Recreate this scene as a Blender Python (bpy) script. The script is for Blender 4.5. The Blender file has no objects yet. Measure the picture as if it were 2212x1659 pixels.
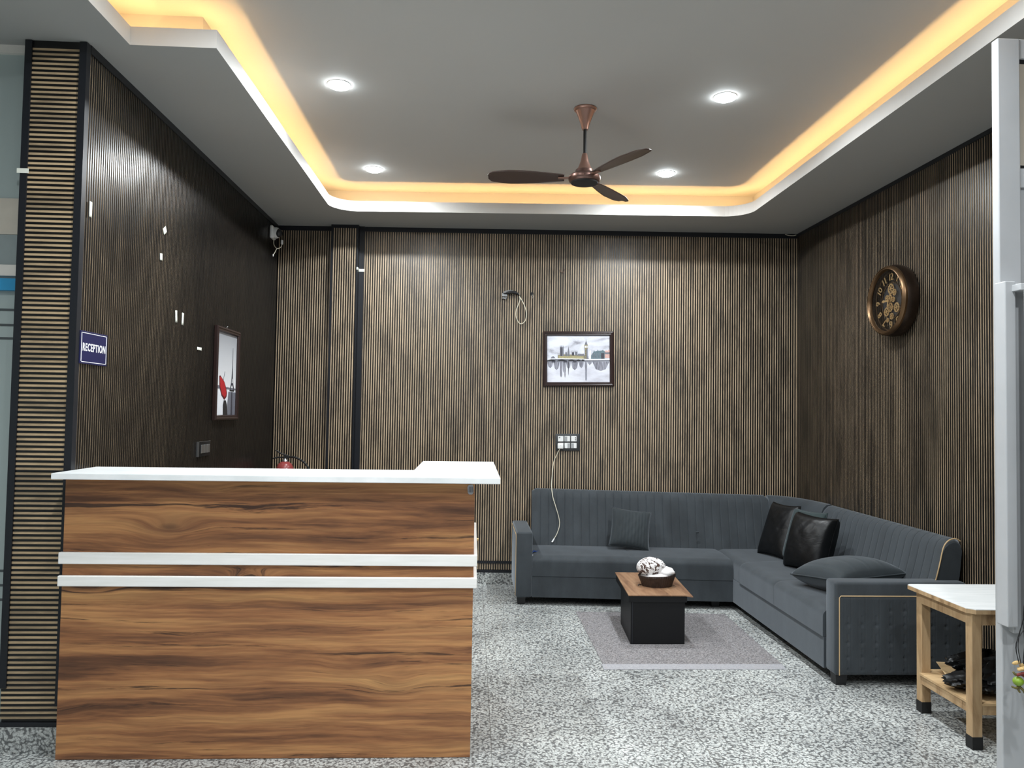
import bpy, bmesh, math, random
from mathutils import Vector, Matrix
from mathutils.geometry import tessellate_polygon
random.seed(7)
PI = math.pi
SC = bpy.context.scene
COL = SC.collection

# ------------------------------------------------------------------ camera
F_PX, W_PX = 1650.0, 2212.0
CAM_H = 1.42
Yc = Vector((-85.0, -60.5, F_PX)).normalized()
_a = .0165
Zc = Vector((_a, 1.0, (85*_a + 60.5)/F_PX))
Zc = (Zc - Zc.dot(Yc)*Yc).normalized()
Xc = -(Yc.cross(Zc))
if Xc.x < 0: Xc = -Xc
cam_d = bpy.data.cameras.new('camera'); cam = bpy.data.objects.new('camera', cam_d); COL.objects.link(cam)
cam_d.sensor_fit = 'HORIZONTAL'; cam_d.sensor_width = 36.0; cam_d.lens = 36.0*F_PX/W_PX
cam_d.clip_start = .05; cam_d.clip_end = 100
right = Vector((Xc.x, Yc.x, Zc.x)); up = Vector((Xc.y, Yc.y, Zc.y)); fwd = Vector((Xc.z, Yc.z, Zc.z))
mw = Matrix.Identity(4)
for i in range(3):
    mw[i][0] = right[i]; mw[i][1] = up[i]; mw[i][2] = -fwd[i]
mw[2][3] = CAM_H
cam.matrix_world = mw
SC.camera = cam
SC.view_settings.view_transform = 'Standard'
try: SC.view_settings.look = 'None'
except Exception: pass
SC.view_settings.gamma = 1.0
SC.view_settings.use_curve_mapping = False
SC.view_settings.exposure = 0.30
# ------------------------------------------------------------------ world: soft daylight entering the open shop front
wd = bpy.data.worlds.new('world'); SC.world = wd; wd.use_nodes = True
wd.node_tree.nodes['Background'].inputs[0].default_value = (.93, .96, 1.0, 1)
wd.node_tree.nodes['Background'].inputs[1].default_value = .34
LAMP_W = 24.0          # each downlight
LED_E = 50.0           # cove strip emission
SC.cycles.max_bounces = 8
SC.cycles.use_denoising = True
SC.cycles.sample_clamp_indirect = 4.0

# ------------------------------------------------------------------ materials
def srgb(r, g, b):
    f = lambda c: (c/255/12.92) if c/255 <= .04045 else ((c/255+.055)/1.055)**2.4
    return (f(r), f(g), f(b), 1)
class NT:
    def __init__(s, name, rough=.5, metal=0, spec=.5, col=None):
        s.m = bpy.data.materials.new(name); s.m.use_nodes = True
        s.n = s.m.node_tree.nodes; s.l = s.m.node_tree.links
        s.b = s.n['Principled BSDF']
        s.b.inputs['Roughness'].default_value = rough
        s.b.inputs['Metallic'].default_value = metal
        s.b.inputs['Specular IOR Level'].default_value = spec
        if col: s.b.inputs['Base Color'].default_value = col
    def node(s, t, **kw):
        n = s.n.new(t)
        for k, v in kw.items(): setattr(n, k, v)
        return n
    def coords(s, scale=(1, 1, 1), loc=(0, 0, 0)):
        t = s.node('ShaderNodeTexCoord'); m = s.node('ShaderNodeMapping')
        m.inputs['Scale'].default_value = scale; m.inputs['Location'].default_value = loc
        s.l.new(t.outputs['Object'], m.inputs['Vector']); return m.outputs['Vector']
    def noise(s, vec, scale, detail=4, rough=.5, dist=0):
        n = s.node('ShaderNodeTexNoise')
        n.inputs['Scale'].default_value = scale; n.inputs['Detail'].default_value = detail
        n.inputs['Roughness'].default_value = rough; n.inputs['Distortion'].default_value = dist
        s.l.new(vec, n.inputs['Vector']); return n.outputs['Fac']
    def ramp(s, fac, stops, interp='LINEAR'):
        r = s.node('ShaderNodeValToRGB'); e = r.color_ramp; e.interpolation = interp
        while len(e.elements) < len(stops): e.elements.new(.5)
        for el, (p, c) in zip(e.elements, stops):
            el.position = p; el.color = c if not isinstance(c, (int, float)) else (c, c, c, 1)
        s.l.new(fac, r.inputs['Fac']); return r.outputs['Color']
    def mix(s, fac, a, b, mode='MIX'):
        m = s.node('ShaderNodeMix', data_type='RGBA', blend_type=mode)
        for sock, v in ((m.inputs[0], fac), (m.inputs[6], a), (m.inputs[7], b)):
            if isinstance(v, (int, float)): sock.default_value = v
            elif isinstance(v, tuple): sock.default_value = v
            else: s.l.new(v, sock)
        return m.outputs[2]
    def math(s, op, a, b=None, c=None):
        m = s.node('ShaderNodeMath', operation=op)
        for i, v in enumerate((a, b, c)):
            if v is None: continue
            if isinstance(v, (int, float)): m.inputs[i].default_value = v
            else: s.l.new(v, m.inputs[i])
        return m.outputs[0]
    def color(s, c): s.l.new(c, s.b.inputs['Base Color']); return s
    def rough(s, c): s.l.new(c, s.b.inputs['Roughness']); return s
    def bump(s, h, strength=.2, dist=.01):
        b = s.node('ShaderNodeBump'); b.inputs['Strength'].default_value = strength; b.inputs['Distance'].default_value = dist
        s.l.new(h, b.inputs['Height']); s.l.new(b.outputs['Normal'], s.b.inputs['Normal']); return s
M = {}
def plain(name, col, rough=.5, metal=0, spec=.5, var=.06, vs=9):
    """a procedural paint / plastic / metal: faint mottling of the given colour"""
    t = NT(name, rough, metal, spec)
    f = t.noise(t.coords(), vs, 4)
    lo = tuple(max(0, c*(1-var)) for c in col[:3]) + (1,); hi = tuple(min(1, c*(1+var)) for c in col[:3]) + (1,)
    t.color(t.ramp(f, [(.3, lo), (.7, hi)])); M[name] = t.m; return t

def slat_wood(name, vec_scale, base, dark, rough=.42, spec=.5):
    t = NT(name, rough, 0, spec)
    v = t.coords(vec_scale)
    fine = t.noise(t.coords((160, 160, 5) if vec_scale[2] < vec_scale[0] else (6, 160, 160)), 1.0, 3, .6)
    blot = t.noise(v, 1.0, 6, .7, .15)
    c = t.ramp(fine, [(.25, tuple(x*.84 for x in base[:3])+(1,)), (.75, tuple(min(1, x*1.12) for x in base[:3])+(1,))])
    k = t.ramp(blot, [(.38, 1.0), (.58, 0.0)])
    t.color(t.mix(t.math('MULTIPLY', k, .56), c, dark)); M[name] = t.m; return t
slat_wood('slat_wood', (11, 11, 2.6), srgb(202, 178, 148), srgb(52, 47, 44), .40)
slat_wood('slat_wood_level', (2.5, 14, 14), srgb(196, 170, 134), srgb(90, 80, 66))
plain('slat_backing', srgb(15, 14, 14), .28, spec=.5)
plain('black_trim', srgb(27, 29, 34), .38, spec=.4)
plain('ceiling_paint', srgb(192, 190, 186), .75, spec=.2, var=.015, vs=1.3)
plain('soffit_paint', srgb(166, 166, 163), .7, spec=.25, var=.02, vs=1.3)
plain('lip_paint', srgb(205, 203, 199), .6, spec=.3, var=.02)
def _granite(name, dark=1.0):
    t = NT(name, .30, 0, .5)
    v = t.coords((1, 1, 1))
    vor = t.node('ShaderNodeTexVoronoi'); vor.inputs['Scale'].default_value = 78
    wob = t.node('ShaderNodeTexNoise'); wob.inputs['Scale'].default_value = 26; t.l.new(v, wob.inputs['Vector'])
    vm = t.node('ShaderNodeVectorMath', operation='MULTIPLY_ADD'); t.l.new(wob.outputs['Color'], vm.inputs[0]); vm.inputs[1].default_value = (.035, .035, .035); t.l.new(v, vm.inputs[2])
    t.l.new(vm.outputs[0], vor.inputs['Vector'])
    cell = t.ramp(t.math('MULTIPLY', vor.outputs['Distance'], 1.0), [(.25, srgb(232*dark, 236*dark, 233*dark)), (.50, srgb(208*dark, 211*dark, 209*dark)), (.68, srgb(120*dark, 122*dark, 122*dark))])
    fl = t.ramp(t.noise(vm.outputs[0], 165, 5, .8), [(.53, 0.0), (.565, 1.0)])
    fl2 = t.ramp(t.noise(vm.outputs[0], 22, 4, .7), [(.44, 0.0), (.62, 1.0)])
    c = t.mix(t.math('MULTIPLY', fl, .66), cell, srgb(62*dark, 64*dark, 66*dark))
    c = t.mix(t.math('MULTIPLY', fl2, .14), c, srgb(70*dark, 72*dark, 75*dark))
    big = t.ramp(t.noise(v, 1.7, 3, .55), [(.36, (.66, .66, .66, 1)), (.64, (.98, .98, .97, 1))])
    c = t.mix(1.0, c, big, 'MULTIPLY')
    return t, c
t, c = _granite('granite_floor')
sep = t.node('ShaderNodeSeparateXYZ'); t.l.new(t.coords(), sep.inputs[0])
jx = t.math('PINGPONG', t.math('ADD', sep.outputs[0], -.105), .46)
jy = t.math('PINGPONG', t.math('ADD', sep.outputs[1], -.42), 1.35)
jf = t.math('LESS_THAN', t.math('MINIMUM', jx, jy), .0016)
t.color(t.mix(t.math('MULTIPLY', jf, .65), c, srgb(70, 68, 64))); M['granite_floor'] = t.m
t, c = _granite('granite_skirting', .93); t.color(c); M['granite_skirting'] = t.m

# walnut laminate: horizontal grain with knots and dark streaks
t = NT('walnut_laminate', .42, 0, .35)
v0 = t.coords((1, 1, 1), (3.1, 0, .37))
sp = t.node('ShaderNodeSeparateXYZ'); t.l.new(v0, sp.inputs[0])
xx = t.math('ADD', sp.outputs[0], sp.outputs[1])
def comb(a, b, c_):
    n = t.node('ShaderNodeCombineXYZ')
    for i, q in enumerate((a, b, c_)):
        if isinstance(q, (int, float)): n.inputs[i].default_value = q
        else: t.l.new(q, n.inputs[i])
    return n.outputs[0]
kv = comb(t.math('MULTIPLY', xx, 1.55), 0.0, t.math('MULTIPLY', sp.outputs[2], 4.3))
vor = t.node('ShaderNodeTexVoronoi'); vor.inputs['Scale'].default_value = 1.0; t.l.new(kv, vor.inputs['Vector'])
knot = t.math('POWER', t.math('SUBTRACT', 1.0, t.math('MINIMUM', t.math('MULTIPLY', vor.outputs['Distance'], 2.9), 1.0)), 2.0)
warp = t.noise(comb(t.math('MULTIPLY', xx, 1.6), 0.0, t.math('MULTIPLY', sp.outputs[2], 5.0)), 1.0, 3, .5)
zz = t.math('ADD', sp.outputs[2], t.math('ADD', t.math('MULTIPLY', knot, .085), t.math('MULTIPLY', warp, .06)))
g1 = t.noise(comb(t.math('MULTIPLY', xx, .7), 0.0, t.math('MULTIPLY', zz, 12)), 1.0, 6, .66, .2)
g2 = t.noise(comb(t.math('MULTIPLY', xx, 3.2), 1.7, t.math('MULTIPLY', zz, 95)), 1.0, 3, .6)
g3 = t.noise(comb(t.math('MULTIPLY', xx, 1.2), 4.2, t.math('MULTIPLY', zz, 30)), 1.0, 6, .7, .3)
c = t.ramp(g1, [(.30, srgb(66, 44, 34)), (.40, srgb(110, 74, 52)), (.48, srgb(156, 106, 70)), (.56, srgb(184, 132, 86)), (.70, srgb(204, 154, 100))])
c = t.mix(t.ramp(g2, [(.36, .42), (.60, 0.0)]), c, srgb(112, 78, 56))
c = t.mix(t.ramp(g3, [(.35, .9), (.42, 0.0)]), c, srgb(52, 38, 33))
c = t.mix(t.ramp(knot, [(.50, 0.0), (.80, .78)]), c, srgb(50, 36, 30))
c = t.mix(t.math('MULTIPLY', knot, .45), c, srgb(88, 62, 50))
t.color(c); M['walnut_laminate'] = t.m
# pale ash-grained white laminate
t = NT('white_laminate', .35, 0, .4)
f = t.noise(t.coords((5, 5, 60)), 1.0, 4, .6)
t.color(t.ramp(f, [(.3, srgb(238, 237, 232)), (.65, srgb(248, 247, 244))])); M['white_laminate'] = t.m
t = NT('white_laminate_top', .3, 0, .4)
f = t.noise(t.coords((4, 60, 5)), 1.0, 4, .6)
t.color(t.ramp(f, [(.35, srgb(226, 230, 230)), (.62, srgb(244, 246, 246))])); M['white_laminate_top'] = t.m
# velvet
def velvet(name, col, rough=.75):
    t = NT(name, rough, 0, .25)
    t.b.inputs['Sheen Weight'].default_value = .4; t.b.inputs['Sheen Roughness'].default_value = .45
    t.b.inputs['Sheen Tint'].default_value = (.75, .82, .9, 1)
    f = t.noise(t.coords((7, 7, 3)), 1.0, 4, .6); g = t.noise(t.coords(), 220, 2)
    a = tuple(x*.72 for x in col[:3])+(1,); b = tuple(min(1, x*1.25) for x in col[:3])+(1,)
    t.color(t.mix(.18, t.ramp(f, [(.3, a), (.7, b)]), t.ramp(g, [(.3, a), (.7, b)]))); t.bump(g, .12, .002); M[name] = t.m
velvet('grey_velvet', srgb(57, 62, 66))
velvet('grey_cushion_velvet', srgb(46, 52, 55))
velvet('green_grey_velvet', srgb(48, 60, 60))
t = NT('black_satin', .38, 0, .35)
f = t.noise(t.coords((6, 6, 9)), 1.0, 4, .55, .8)
t.color(t.ramp(f, [(.3, srgb(9, 10, 11)), (.7, srgb(18, 19, 21))])); t.bump(f, .22, .02); M['black_satin'] = t.m
plain('tan_piping', srgb(186, 158, 118), .6)
plain('black_foot', srgb(26, 26, 28), .5)
plain('black_paint', srgb(15, 16, 18), .5, spec=.3)
t = NT('table_wood', .4, 0, .4)
f = t.noise(t.coords((22, 3, 22)), 1.0, 5, .6, .4)
t.color(t.ramp(f, [(.3, srgb(104, 76, 58)), (.5, srgb(144, 110, 84)), (.7, srgb(168, 134, 104))])); M['table_wood'] = t.m
t = NT('raw_wood', .6, 0, .3)
f = t.noise(t.coords((14, 14, 2.5)), 1.0, 5, .65, .6)
t.color(t.ramp(f, [(.28, srgb(112, 86, 58)), (.45, srgb(170, 140, 104)), (.7, srgb(200, 172, 134))])); M['raw_wood'] = t.m
t = NT('plywood', .6, 0, .3)
f = t.noise(t.coords((4, 18, 4)), 1.0, 4, .6, .4)
t.color(t.ramp(f, [(.3, srgb(176, 144, 104)), (.7, srgb(208, 178, 136))])); M['plywood'] = t.m
plain('cardboard', srgb(206, 176, 132), .7)
plain('white_plastic', srgb(232, 233, 232), .35)
plain('cream_cable', srgb(222, 216, 196), .5)
plain('grey_plastic', srgb(160, 162, 164), .4)
plain('dark_plastic', srgb(34, 35, 38), .35)
plain('switch_plate', srgb(52, 54, 56), .4)
plain('silver', srgb(168, 170, 172), .3, .9)
plain('chrome', srgb(205, 206, 208), .15, 1)
plain('masking_tape', srgb(230, 232, 220), .7)
plain('navy_sign', srgb(22, 24, 70), .4)
plain('sign_white', srgb(240, 240, 242), .5)
plain('frame_brown', srgb(44, 30, 28), .28)
plain('brass', srgb(186, 154, 106), .4, .6)
plain('antique_bronze', srgb(108, 84, 60), .34, .8, var=.25, vs=14)
plain('bronze_dark', srgb(54, 42, 34), .4, .7, var=.3, vs=14)
plain('dial_dark', srgb(24, 28, 34), .5)
plain('copper', srgb(168, 132, 118), .34, .75)
plain('copper_dark', srgb(122, 96, 88), .32, .8)
plain('fan_blade_brown', srgb(82, 66, 60), .4, .3)
plain('extinguisher_red', srgb(150, 66, 64), .3)
plain('gate_white', srgb(176, 178, 180), .45, var=.05, vs=5)
plain('gate_panel', srgb(188, 180, 166), .5)
plain('rubber_black', srgb(18, 18, 19), .6)
plain('shutter_grey', srgb(170, 182, 180), .35, spec=.4, var=.03, vs=2)
plain('shutter_groove', srgb(78, 84, 86), .5)
plain('band_beige', srgb(206, 198, 184), .5)
plain('band_blue', srgb(52, 148, 196), .4)
plain('band_white', srgb(226, 222, 214), .5)
plain('band_slate', srgb(146, 156, 156), .45)
plain('lime_green', srgb(128, 160, 48), .4, var=.2, vs=60)
plain('dried_flower', srgb(196, 164, 108), .8, var=.3, vs=80)
plain('dried_red', srgb(120, 44, 40), .7, var=.3, vs=80)
plain('dried_chilli', srgb(96, 88, 44), .6, var=.35, vs=80)
plain('wicker_dark', srgb(46, 34, 30), .45, var=.4, vs=70)
plain('blue_scrap', srgb(30, 60, 120), .6)
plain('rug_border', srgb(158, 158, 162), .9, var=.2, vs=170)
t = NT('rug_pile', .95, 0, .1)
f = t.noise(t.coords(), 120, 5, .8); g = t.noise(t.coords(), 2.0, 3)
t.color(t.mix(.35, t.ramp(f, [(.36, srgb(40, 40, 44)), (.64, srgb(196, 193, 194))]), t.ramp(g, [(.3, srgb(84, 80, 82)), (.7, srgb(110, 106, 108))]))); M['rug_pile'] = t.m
t = NT('cloth_print', .85, 0, .1)
f = t.noise(t.coords((1, 1, 1)), 34, 3, .6, 1.4)
t.color(t.ramp(f, [(.43, srgb(84, 66, 60)), (.47, srgb(238, 236, 236))])); M['cloth_print'] = t.m
plain('cloth_white', srgb(240, 238, 238), .85)
# prints
t = NT('print_sky', .3, 0, .4)
f = t.noise(t.coords((5, 5, 11)), 1.0, 5, .6, .5)
t.color(t.ramp(f, [(.33, srgb(142, 142, 152)), (.47, srgb(206, 208, 218)), (.6, srgb(226, 229, 240))])); M['print_sky'] = t.m
t = NT('print_water', .3, 0, .4)
f = t.noise(t.coords((4, 4, 9)), 1.0, 4, .6)
t.color(t.ramp(f, [(.3, srgb(186, 186, 196)), (.6, srgb(224, 226, 236))])); M['print_water'] = t.m
t = NT('print_reflection', .3, 0, .4)
f = t.noise(t.coords((260, 260, 16)), 1.0, 3, .6)
t.color(t.ramp(f, [(.35, srgb(94, 94, 104)), (.7, srgb(176, 178, 190))])); M['print_reflection'] = t.m
for nm, rgb in dict(print_dark=(64, 64, 74), print_mid=(112, 114, 124), print_stone=(142, 134, 104), print_gold=(168, 160, 122), print_teal=(96, 116, 124), print_pink=(206, 168, 160), print_white=(232, 234, 240), print_red=(178, 36, 44), print_red_dark=(92, 26, 32), print_black=(40, 40, 44)).items():
    plain(nm, srgb(*rgb), .35, var=.22 if 'white' not in nm else .04, vs=160)
t = NT('print_mist', .3, 0, .4)
sp2 = t.node('ShaderNodeSeparateXYZ'); t.l.new(t.coords(), sp2.inputs[0])
t.color(t.ramp(t.math('MULTIPLY_ADD', sp2.outputs[2], 1.6, .5), [(0, srgb(216, 216, 218)), (.35, srgb(232, 232, 234)), (.7, srgb(186, 188, 192)), (1, srgb(120, 122, 128))])); M['print_mist'] = t.m
def emit(name, col, s):
    m = bpy.data.materials.new(name); m.use_nodes = True; n = m.node_tree.nodes
    n.remove(n['Principled BSDF']); e = n.new('ShaderNodeEmission'); e.inputs[0].default_value = col; e.inputs[1].default_value = s
    m.node_tree.links.new(e.outputs[0], n['Material Output'].inputs[0]); M[name] = m
emit('led_glow', (1.0, .60, .23, 1), LED_E)
emit('lamp_glow', (.86, .95, 1.0, 1), 40.0)
m = bpy.data.materials.new('clear_glass'); m.use_nodes = True; b = m.node_tree.nodes['Principled BSDF']
n = m.node_tree.nodes; tr = n.new('ShaderNodeBsdfTransparent'); gl = n.new('ShaderNodeBsdfGlossy'); gl.inputs['Roughness'].default_value = .03
mx = n.new('ShaderNodeMixShader'); mx.inputs[0].default_value = .07; n.remove(b)
m.node_tree.links.new(tr.outputs[0], mx.inputs[1]); m.node_tree.links.new(gl.outputs[0], mx.inputs[2]); m.node_tree.links.new(mx.outputs[0], n['Material Output'].inputs[0]); M['clear_glass'] = m

# ------------------------------------------------------------------ mesh helpers
class B:
    """collects shapes into one mesh; verts may carry a transform"""
    def __init__(s, xf=None): s.v = []; s.f = []; s.mi = []; s.xf = xf
    def add(s, vs, fs, mi=0, xf=None):
        o = len(s.v); x = xf or s.xf
        for p in vs:
            p = Vector(p); s.v.append(x @ p if x else p)
        for f in fs: s.f.append(tuple(o+i for i in f)); s.mi.append(mi)
        return s
    def box(s, x0, x1, y0, y1, z0, z1, mi=0, xf=None):
        vs = [(x, y, z) for z in (z0, z1) for y in (y0, y1) for x in (x0, x1)]
        return s.add(vs, [(0, 2, 3, 1), (4, 5, 7, 6), (0, 1, 5, 4), (2, 6, 7, 3), (0, 4, 6, 2), (1, 3, 7, 5)], mi, xf)
    def rbox(s, x0, x1, y0, y1, z0, z1, r=.01, seg=3, mi=0, xf=None):
        bm = bmesh.new(); bmesh.ops.create_cube(bm, size=1)
        bmesh.ops.scale(bm, vec=(x1-x0, y1-y0, z1-z0), verts=bm.verts)
        bmesh.ops.translate(bm, vec=((x0+x1)/2, (y0+y1)/2, (z0+z1)/2), verts=bm.verts)
        bmesh.ops.bevel(bm, geom=bm.edges[:], offset=r, segments=seg, affect='EDGES', profile=.5)
        return s.bm(bm, mi, xf)
    def bm(s, bm, mi=0, xf=None):
        bm.verts.index_update(); vs = [v.co.copy() for v in bm.verts]; fs = [[v.index for v in f.verts] for f in bm.faces]; bm.free()
        return s.add(vs, fs, mi, xf)
    def prism(s, pts, z0, z1, mi=0, xf=None, axis='z'):
        n = len(pts)
        mk = {'z': lambda p, h: (p[0], p[1], h), 'y': lambda p, h: (p[0], h, p[1]), 'x': lambda p, h: (h, p[0], p[1])}[axis]
        vs = [mk(p, z0) for p in pts]+[mk(p, z1) for p in pts]
        tri = tessellate_polygon([[Vector((p[0], p[1], 0)) for p in pts]])
        fs = [t for t in tri]+[tuple(n+i for i in reversed(t)) for t in tri]+[(i, (i+1) % n, n+(i+1) % n, n+i) for i in range(n)]
        return s.add(vs, fs, mi, xf)
    def lathe(s, prof, n=32, mi=0, xf=None, cap=True):
        vs = []; fs = []; k = len(prof)
        for i in range(n):
            a = 2*PI*i/n
            for r, z in prof: vs.append((r*math.cos(a), r*math.sin(a), z))
        for i in range(n):
            for j in range(k-1):
                a0 = i*k+j; b0 = ((i+1) % n)*k+j; fs.append((a0, b0, b0+1, a0+1))
        if cap:
            if prof[0][0] > 1e-5: fs.append(tuple(i*k for i in reversed(range(n))))
            if prof[-1][0] > 1e-5: fs.append(tuple(i*k+k-1 for i in range(n)))
        return s.add(vs, fs, mi, xf)
    def tube(s, pts, r, n=8, mi=0, xf=None):
        pts = [Vector(p) for p in pts]; vs = []; fs = []; m = len(pts)
        rr = r if isinstance(r, (list, tuple)) else [r]*m
        prev = None
        for i, p in enumerate(pts):
            d = (pts[min(i+1, m-1)]-pts[max(i-1, 0)]).normalized()
            if prev is None: prev = d.orthogonal().normalized()
            u = (prev-prev.dot(d)*d).normalized(); prev = u; w = d.cross(u)
            for k in range(n):
                a = 2*PI*k/n; vs.append(p+rr[i]*(u*math.cos(a)+w*math.sin(a)))
        for i in range(m-1):
            for k in range(n):
                a = i*n+k; b = i*n+(k+1) % n; fs.append((a, b, b+n, a+n))
        fs.append(tuple(reversed(range(n)))); fs.append(tuple((m-1)*n+k for k in range(n)))
        return s.add(vs, fs, mi, xf)
    def ball(s, c, r, mi=0, sc=(1, 1, 1), xf=None, seg=16):
        bm = bmesh.new(); bmesh.ops.create_uvsphere(bm, u_segments=seg, v_segments=seg//2+2, radius=r)
        bmesh.ops.scale(bm, vec=sc, verts=bm.verts); bmesh.ops.translate(bm, vec=c, verts=bm.verts); return s.bm(bm, mi, xf)
    def grid(s, fn, nu, nv, mi=0, xf=None, closed_u=False):
        vs = [fn(i/nu, j/nv) for i in range(nu+1) for j in range(nv+1)]
        fs = [(i*(nv+1)+j, (i+1)*(nv+1)+j, (i+1)*(nv+1)+j+1, i*(nv+1)+j+1) for i in range(nu) for j in range(nv)]
        return s.add(vs, fs, mi, xf)
    def build(s, name, mats, parent=None, off=(0, 0, 0), smooth=None, label=None, merge=True):
        me = bpy.data.meshes.new(name); o3 = Vector(off)
        me.from_pydata([tuple(v-o3) for v in s.v], [], s.f)
        for m_ in (mats if isinstance(mats, (list, tuple)) else [mats]): me.materials.append(M[m_])
        me.polygons.foreach_set('material_index', s.mi)
        bm = bmesh.new(); bm.from_mesh(me)
        if merge: bmesh.ops.remove_doubles(bm, verts=bm.verts, dist=1e-5)
        bmesh.ops.recalc_face_normals(bm, faces=bm.faces); bm.to_mesh(me); bm.free()
        if smooth is not None:
            me.polygons.foreach_set('use_smooth', [True]*len(me.polygons))
            try: me.set_sharp_from_angle(angle=math.radians(smooth))
            except Exception: pass
        ob = bpy.data.objects.new(name, me); COL.objects.link(ob)
        if parent: ob.parent = parent
        if label: ob['label'] = label
        return ob
def thing(name, label, cat, loc=(0, 0, 0), rot=(0, 0, 0), group=None):
    o = bpy.data.objects.new(name, None); COL.objects.link(o); o.location = loc; o.rotation_euler = rot
    o.empty_display_size = .05; o['label'] = label; o['category'] = cat
    if group: o['group'] = group
    return o
def tag(o, label, cat, group=None):
    o['label'] = label; o['category'] = cat
    if group: o['group'] = group
    return o
def struct(o): o['kind'] = 'structure'; return o
def text_mesh(txt, size, depth, bold=0.0, spacing=1.0):
    cu = bpy.data.curves.new('t', 'FONT'); cu.body = txt; cu.size = size; cu.extrude = depth; cu.offset = bold; cu.space_character = spacing
    cu.align_x = 'CENTER'; cu.align_y = 'CENTER'; cu.resolution_u = 3
    ob = bpy.data.objects.new('t', cu); COL.objects.link(ob)
    bpy.context.view_layer.update()
    me = bpy.data.meshes.new_from_object(ob.evaluated_get(bpy.context.evaluated_depsgraph_get()))
    vs = [v.co.copy() for v in me.vertices]; fs = [tuple(p.vertices) for p in me.polygons]
    bpy.data.objects.remove(ob); bpy.data.curves.remove(cu); bpy.data.meshes.remove(me)
    return vs, fs
def smoothpath(pts, n=8):
    """Catmull-Rom through the points"""
    P = [Vector(p) for p in pts]; P = [P[0]*2-P[1]]+P+[P[-1]*2-P[-2]]; out = []
    for i in range(1, len(P)-2):
        for k in range(n):
            t_ = k/n; a, b_, c_, d = P[i-1:i+3]
            out.append(.5*((2*b_)+(c_-a)*t_+(2*a-5*b_+4*c_-d)*t_*t_+(3*b_-a-3*c_+d)*t_**3))
    out.append(P[-2]); return out

# ------------------------------------------------------------------ room dimensions
XL, XR = -1.66, 2.70
ZC, ZL, ZU = 2.96, 3.04, 3.17
def yb(x): return 6.382-.0502*x          # back wall, slightly out of square
YF = -1.6                                 # open front

# floor
b_ = B(); b_.box(-3.5, 2.95, YF, 6.7, -.08, 0); struct(b_.build('floor', 'granite_floor'))

# slatted walls --------------------------------------------------------
PITCH, SW, ST = .0195, .0098, .010
ang_b = math.atan2(-.0502, 1)
RIDGE = .0035
def slat(b, x0, x1, y0, y1, z0, z1, face, xf=None, end=None, ridge=RIDGE):
    """one flute of the panel: a veneer strip set slightly below the black ridge that follows it"""
    ax = 0 if face[1] == 'x' else 1; sg = 1 if face[0] == '+' else -1
    lo = [x0, y0, z0]; hi = [x1, y1, z1]
    if sg > 0: hi[ax] -= ridge
    else: lo[ax] += ridge
    b.box(lo[0], hi[0], lo[1], hi[1], lo[2], hi[2], 0, xf)
    run = 2 if end == 'z' else (1 if ax == 0 else 0)
    lo2 = [x0, y0, z0]; hi2 = [x1, y1, z1]
    lo2[run] = (x1, y1, z1)[run]; hi2[run] = (x0, y0, z0)[run]+(PITCH if end != 'z' else .0203)
    b.box(lo2[0], hi2[0], lo2[1], hi2[1], lo2[2], hi2[2], 1, xf)
def wall_back():
    xf = Matrix.Translation((0, 6.382, 0)) @ Matrix.Rotation(ang_b, 4, 'Z')
    w = B(); w.box(-1.9, 2.95, ST, .14, 0, 3.25, 0, xf); wb = struct(w.build('wall_back', 'slat_backing'))
    s = B()
    x = -1.655
    while x < 2.70:
        slat(s, x, x+SW, 0, ST+.001, .12, 2.925, '-y', xf); x += PITCH
    s.build('slat_panel', ['slat_wood', 'slat_backing'], wb, merge=False)
    return xf
XB = wall_back()
w = B(); w.box(-1.90, XL-ST, 3.275, 6.50, 0, 3.25); wl = struct(w.build('wall_left', 'slat_backing'))
s = B(); y = 3.305
while y < 6.44: slat(s, XL-ST-.001, XL, y, y+SW, .12, 2.925, '+x'); y += PITCH
s.build('slat_panel', ['slat_wood', 'slat_backing'], wl, merge=False)
w = B(); w.box(XR+ST, 2.84, 1.2, 6.40, 0, 3.25); wr = struct(w.build('wall_right', 'slat_backing'))
s = B(); y = 2.62
while y < 6.24: slat(s, XR, XR+ST+.001, y, y+SW, .12, 2.935, '-x'); y += PITCH
s.build('slat_panel', ['slat_wood', 'slat_backing'], wr, merge=False)

# black trims
def trim(i, fn):
    q = B(); fn(q); return struct(q.build('trim_%d' % i, 'black_trim'))
trim(1, lambda q: q.box(-1.655, 2.70, -.006, ST, 2.922, 2.96, 0, XB))          # head of the back wall
trim(2, lambda q: q.box(XL-.01, XL+.004, 3.30, 6.46, 2.925, 2.96))             # head of the left wall
trim(3, lambda q: q.box(XR-.004, XR+.01, 1.2, 6.25, 2.935, 2.96))              # head of the right wall
trim(4, lambda q: (q.box(-.02, 2.70, -.008, ST, .172, .192, 0, XB), q.box(-1.655, 2.70, -.008, ST, .098, .118, 0, XB)))

# boxed column on the back wall: slatted face with black edges
def column():
    q = B(); q.box(-1.199, -.972, -.075, 0, .10, 2.962, 0, XB); col_ = struct(q.build('wall_column', 'black_trim'))
    s_ = B(); x_ = -1.176
    while x_ < -.992: slat(s_, x_, x_+SW, -.083, -.074, .12, 2.93, '-y', XB); x_ += PITCH
    s_.build('slat_panel', ['slat_wood', 'slat_backing'], col_, merge=False)
    e = B(); e.box(-.972, -.930, -.02, ST, .12, 2.962, 0, XB); e.build('edge_strip', 'black_trim', col_)
column()

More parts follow.
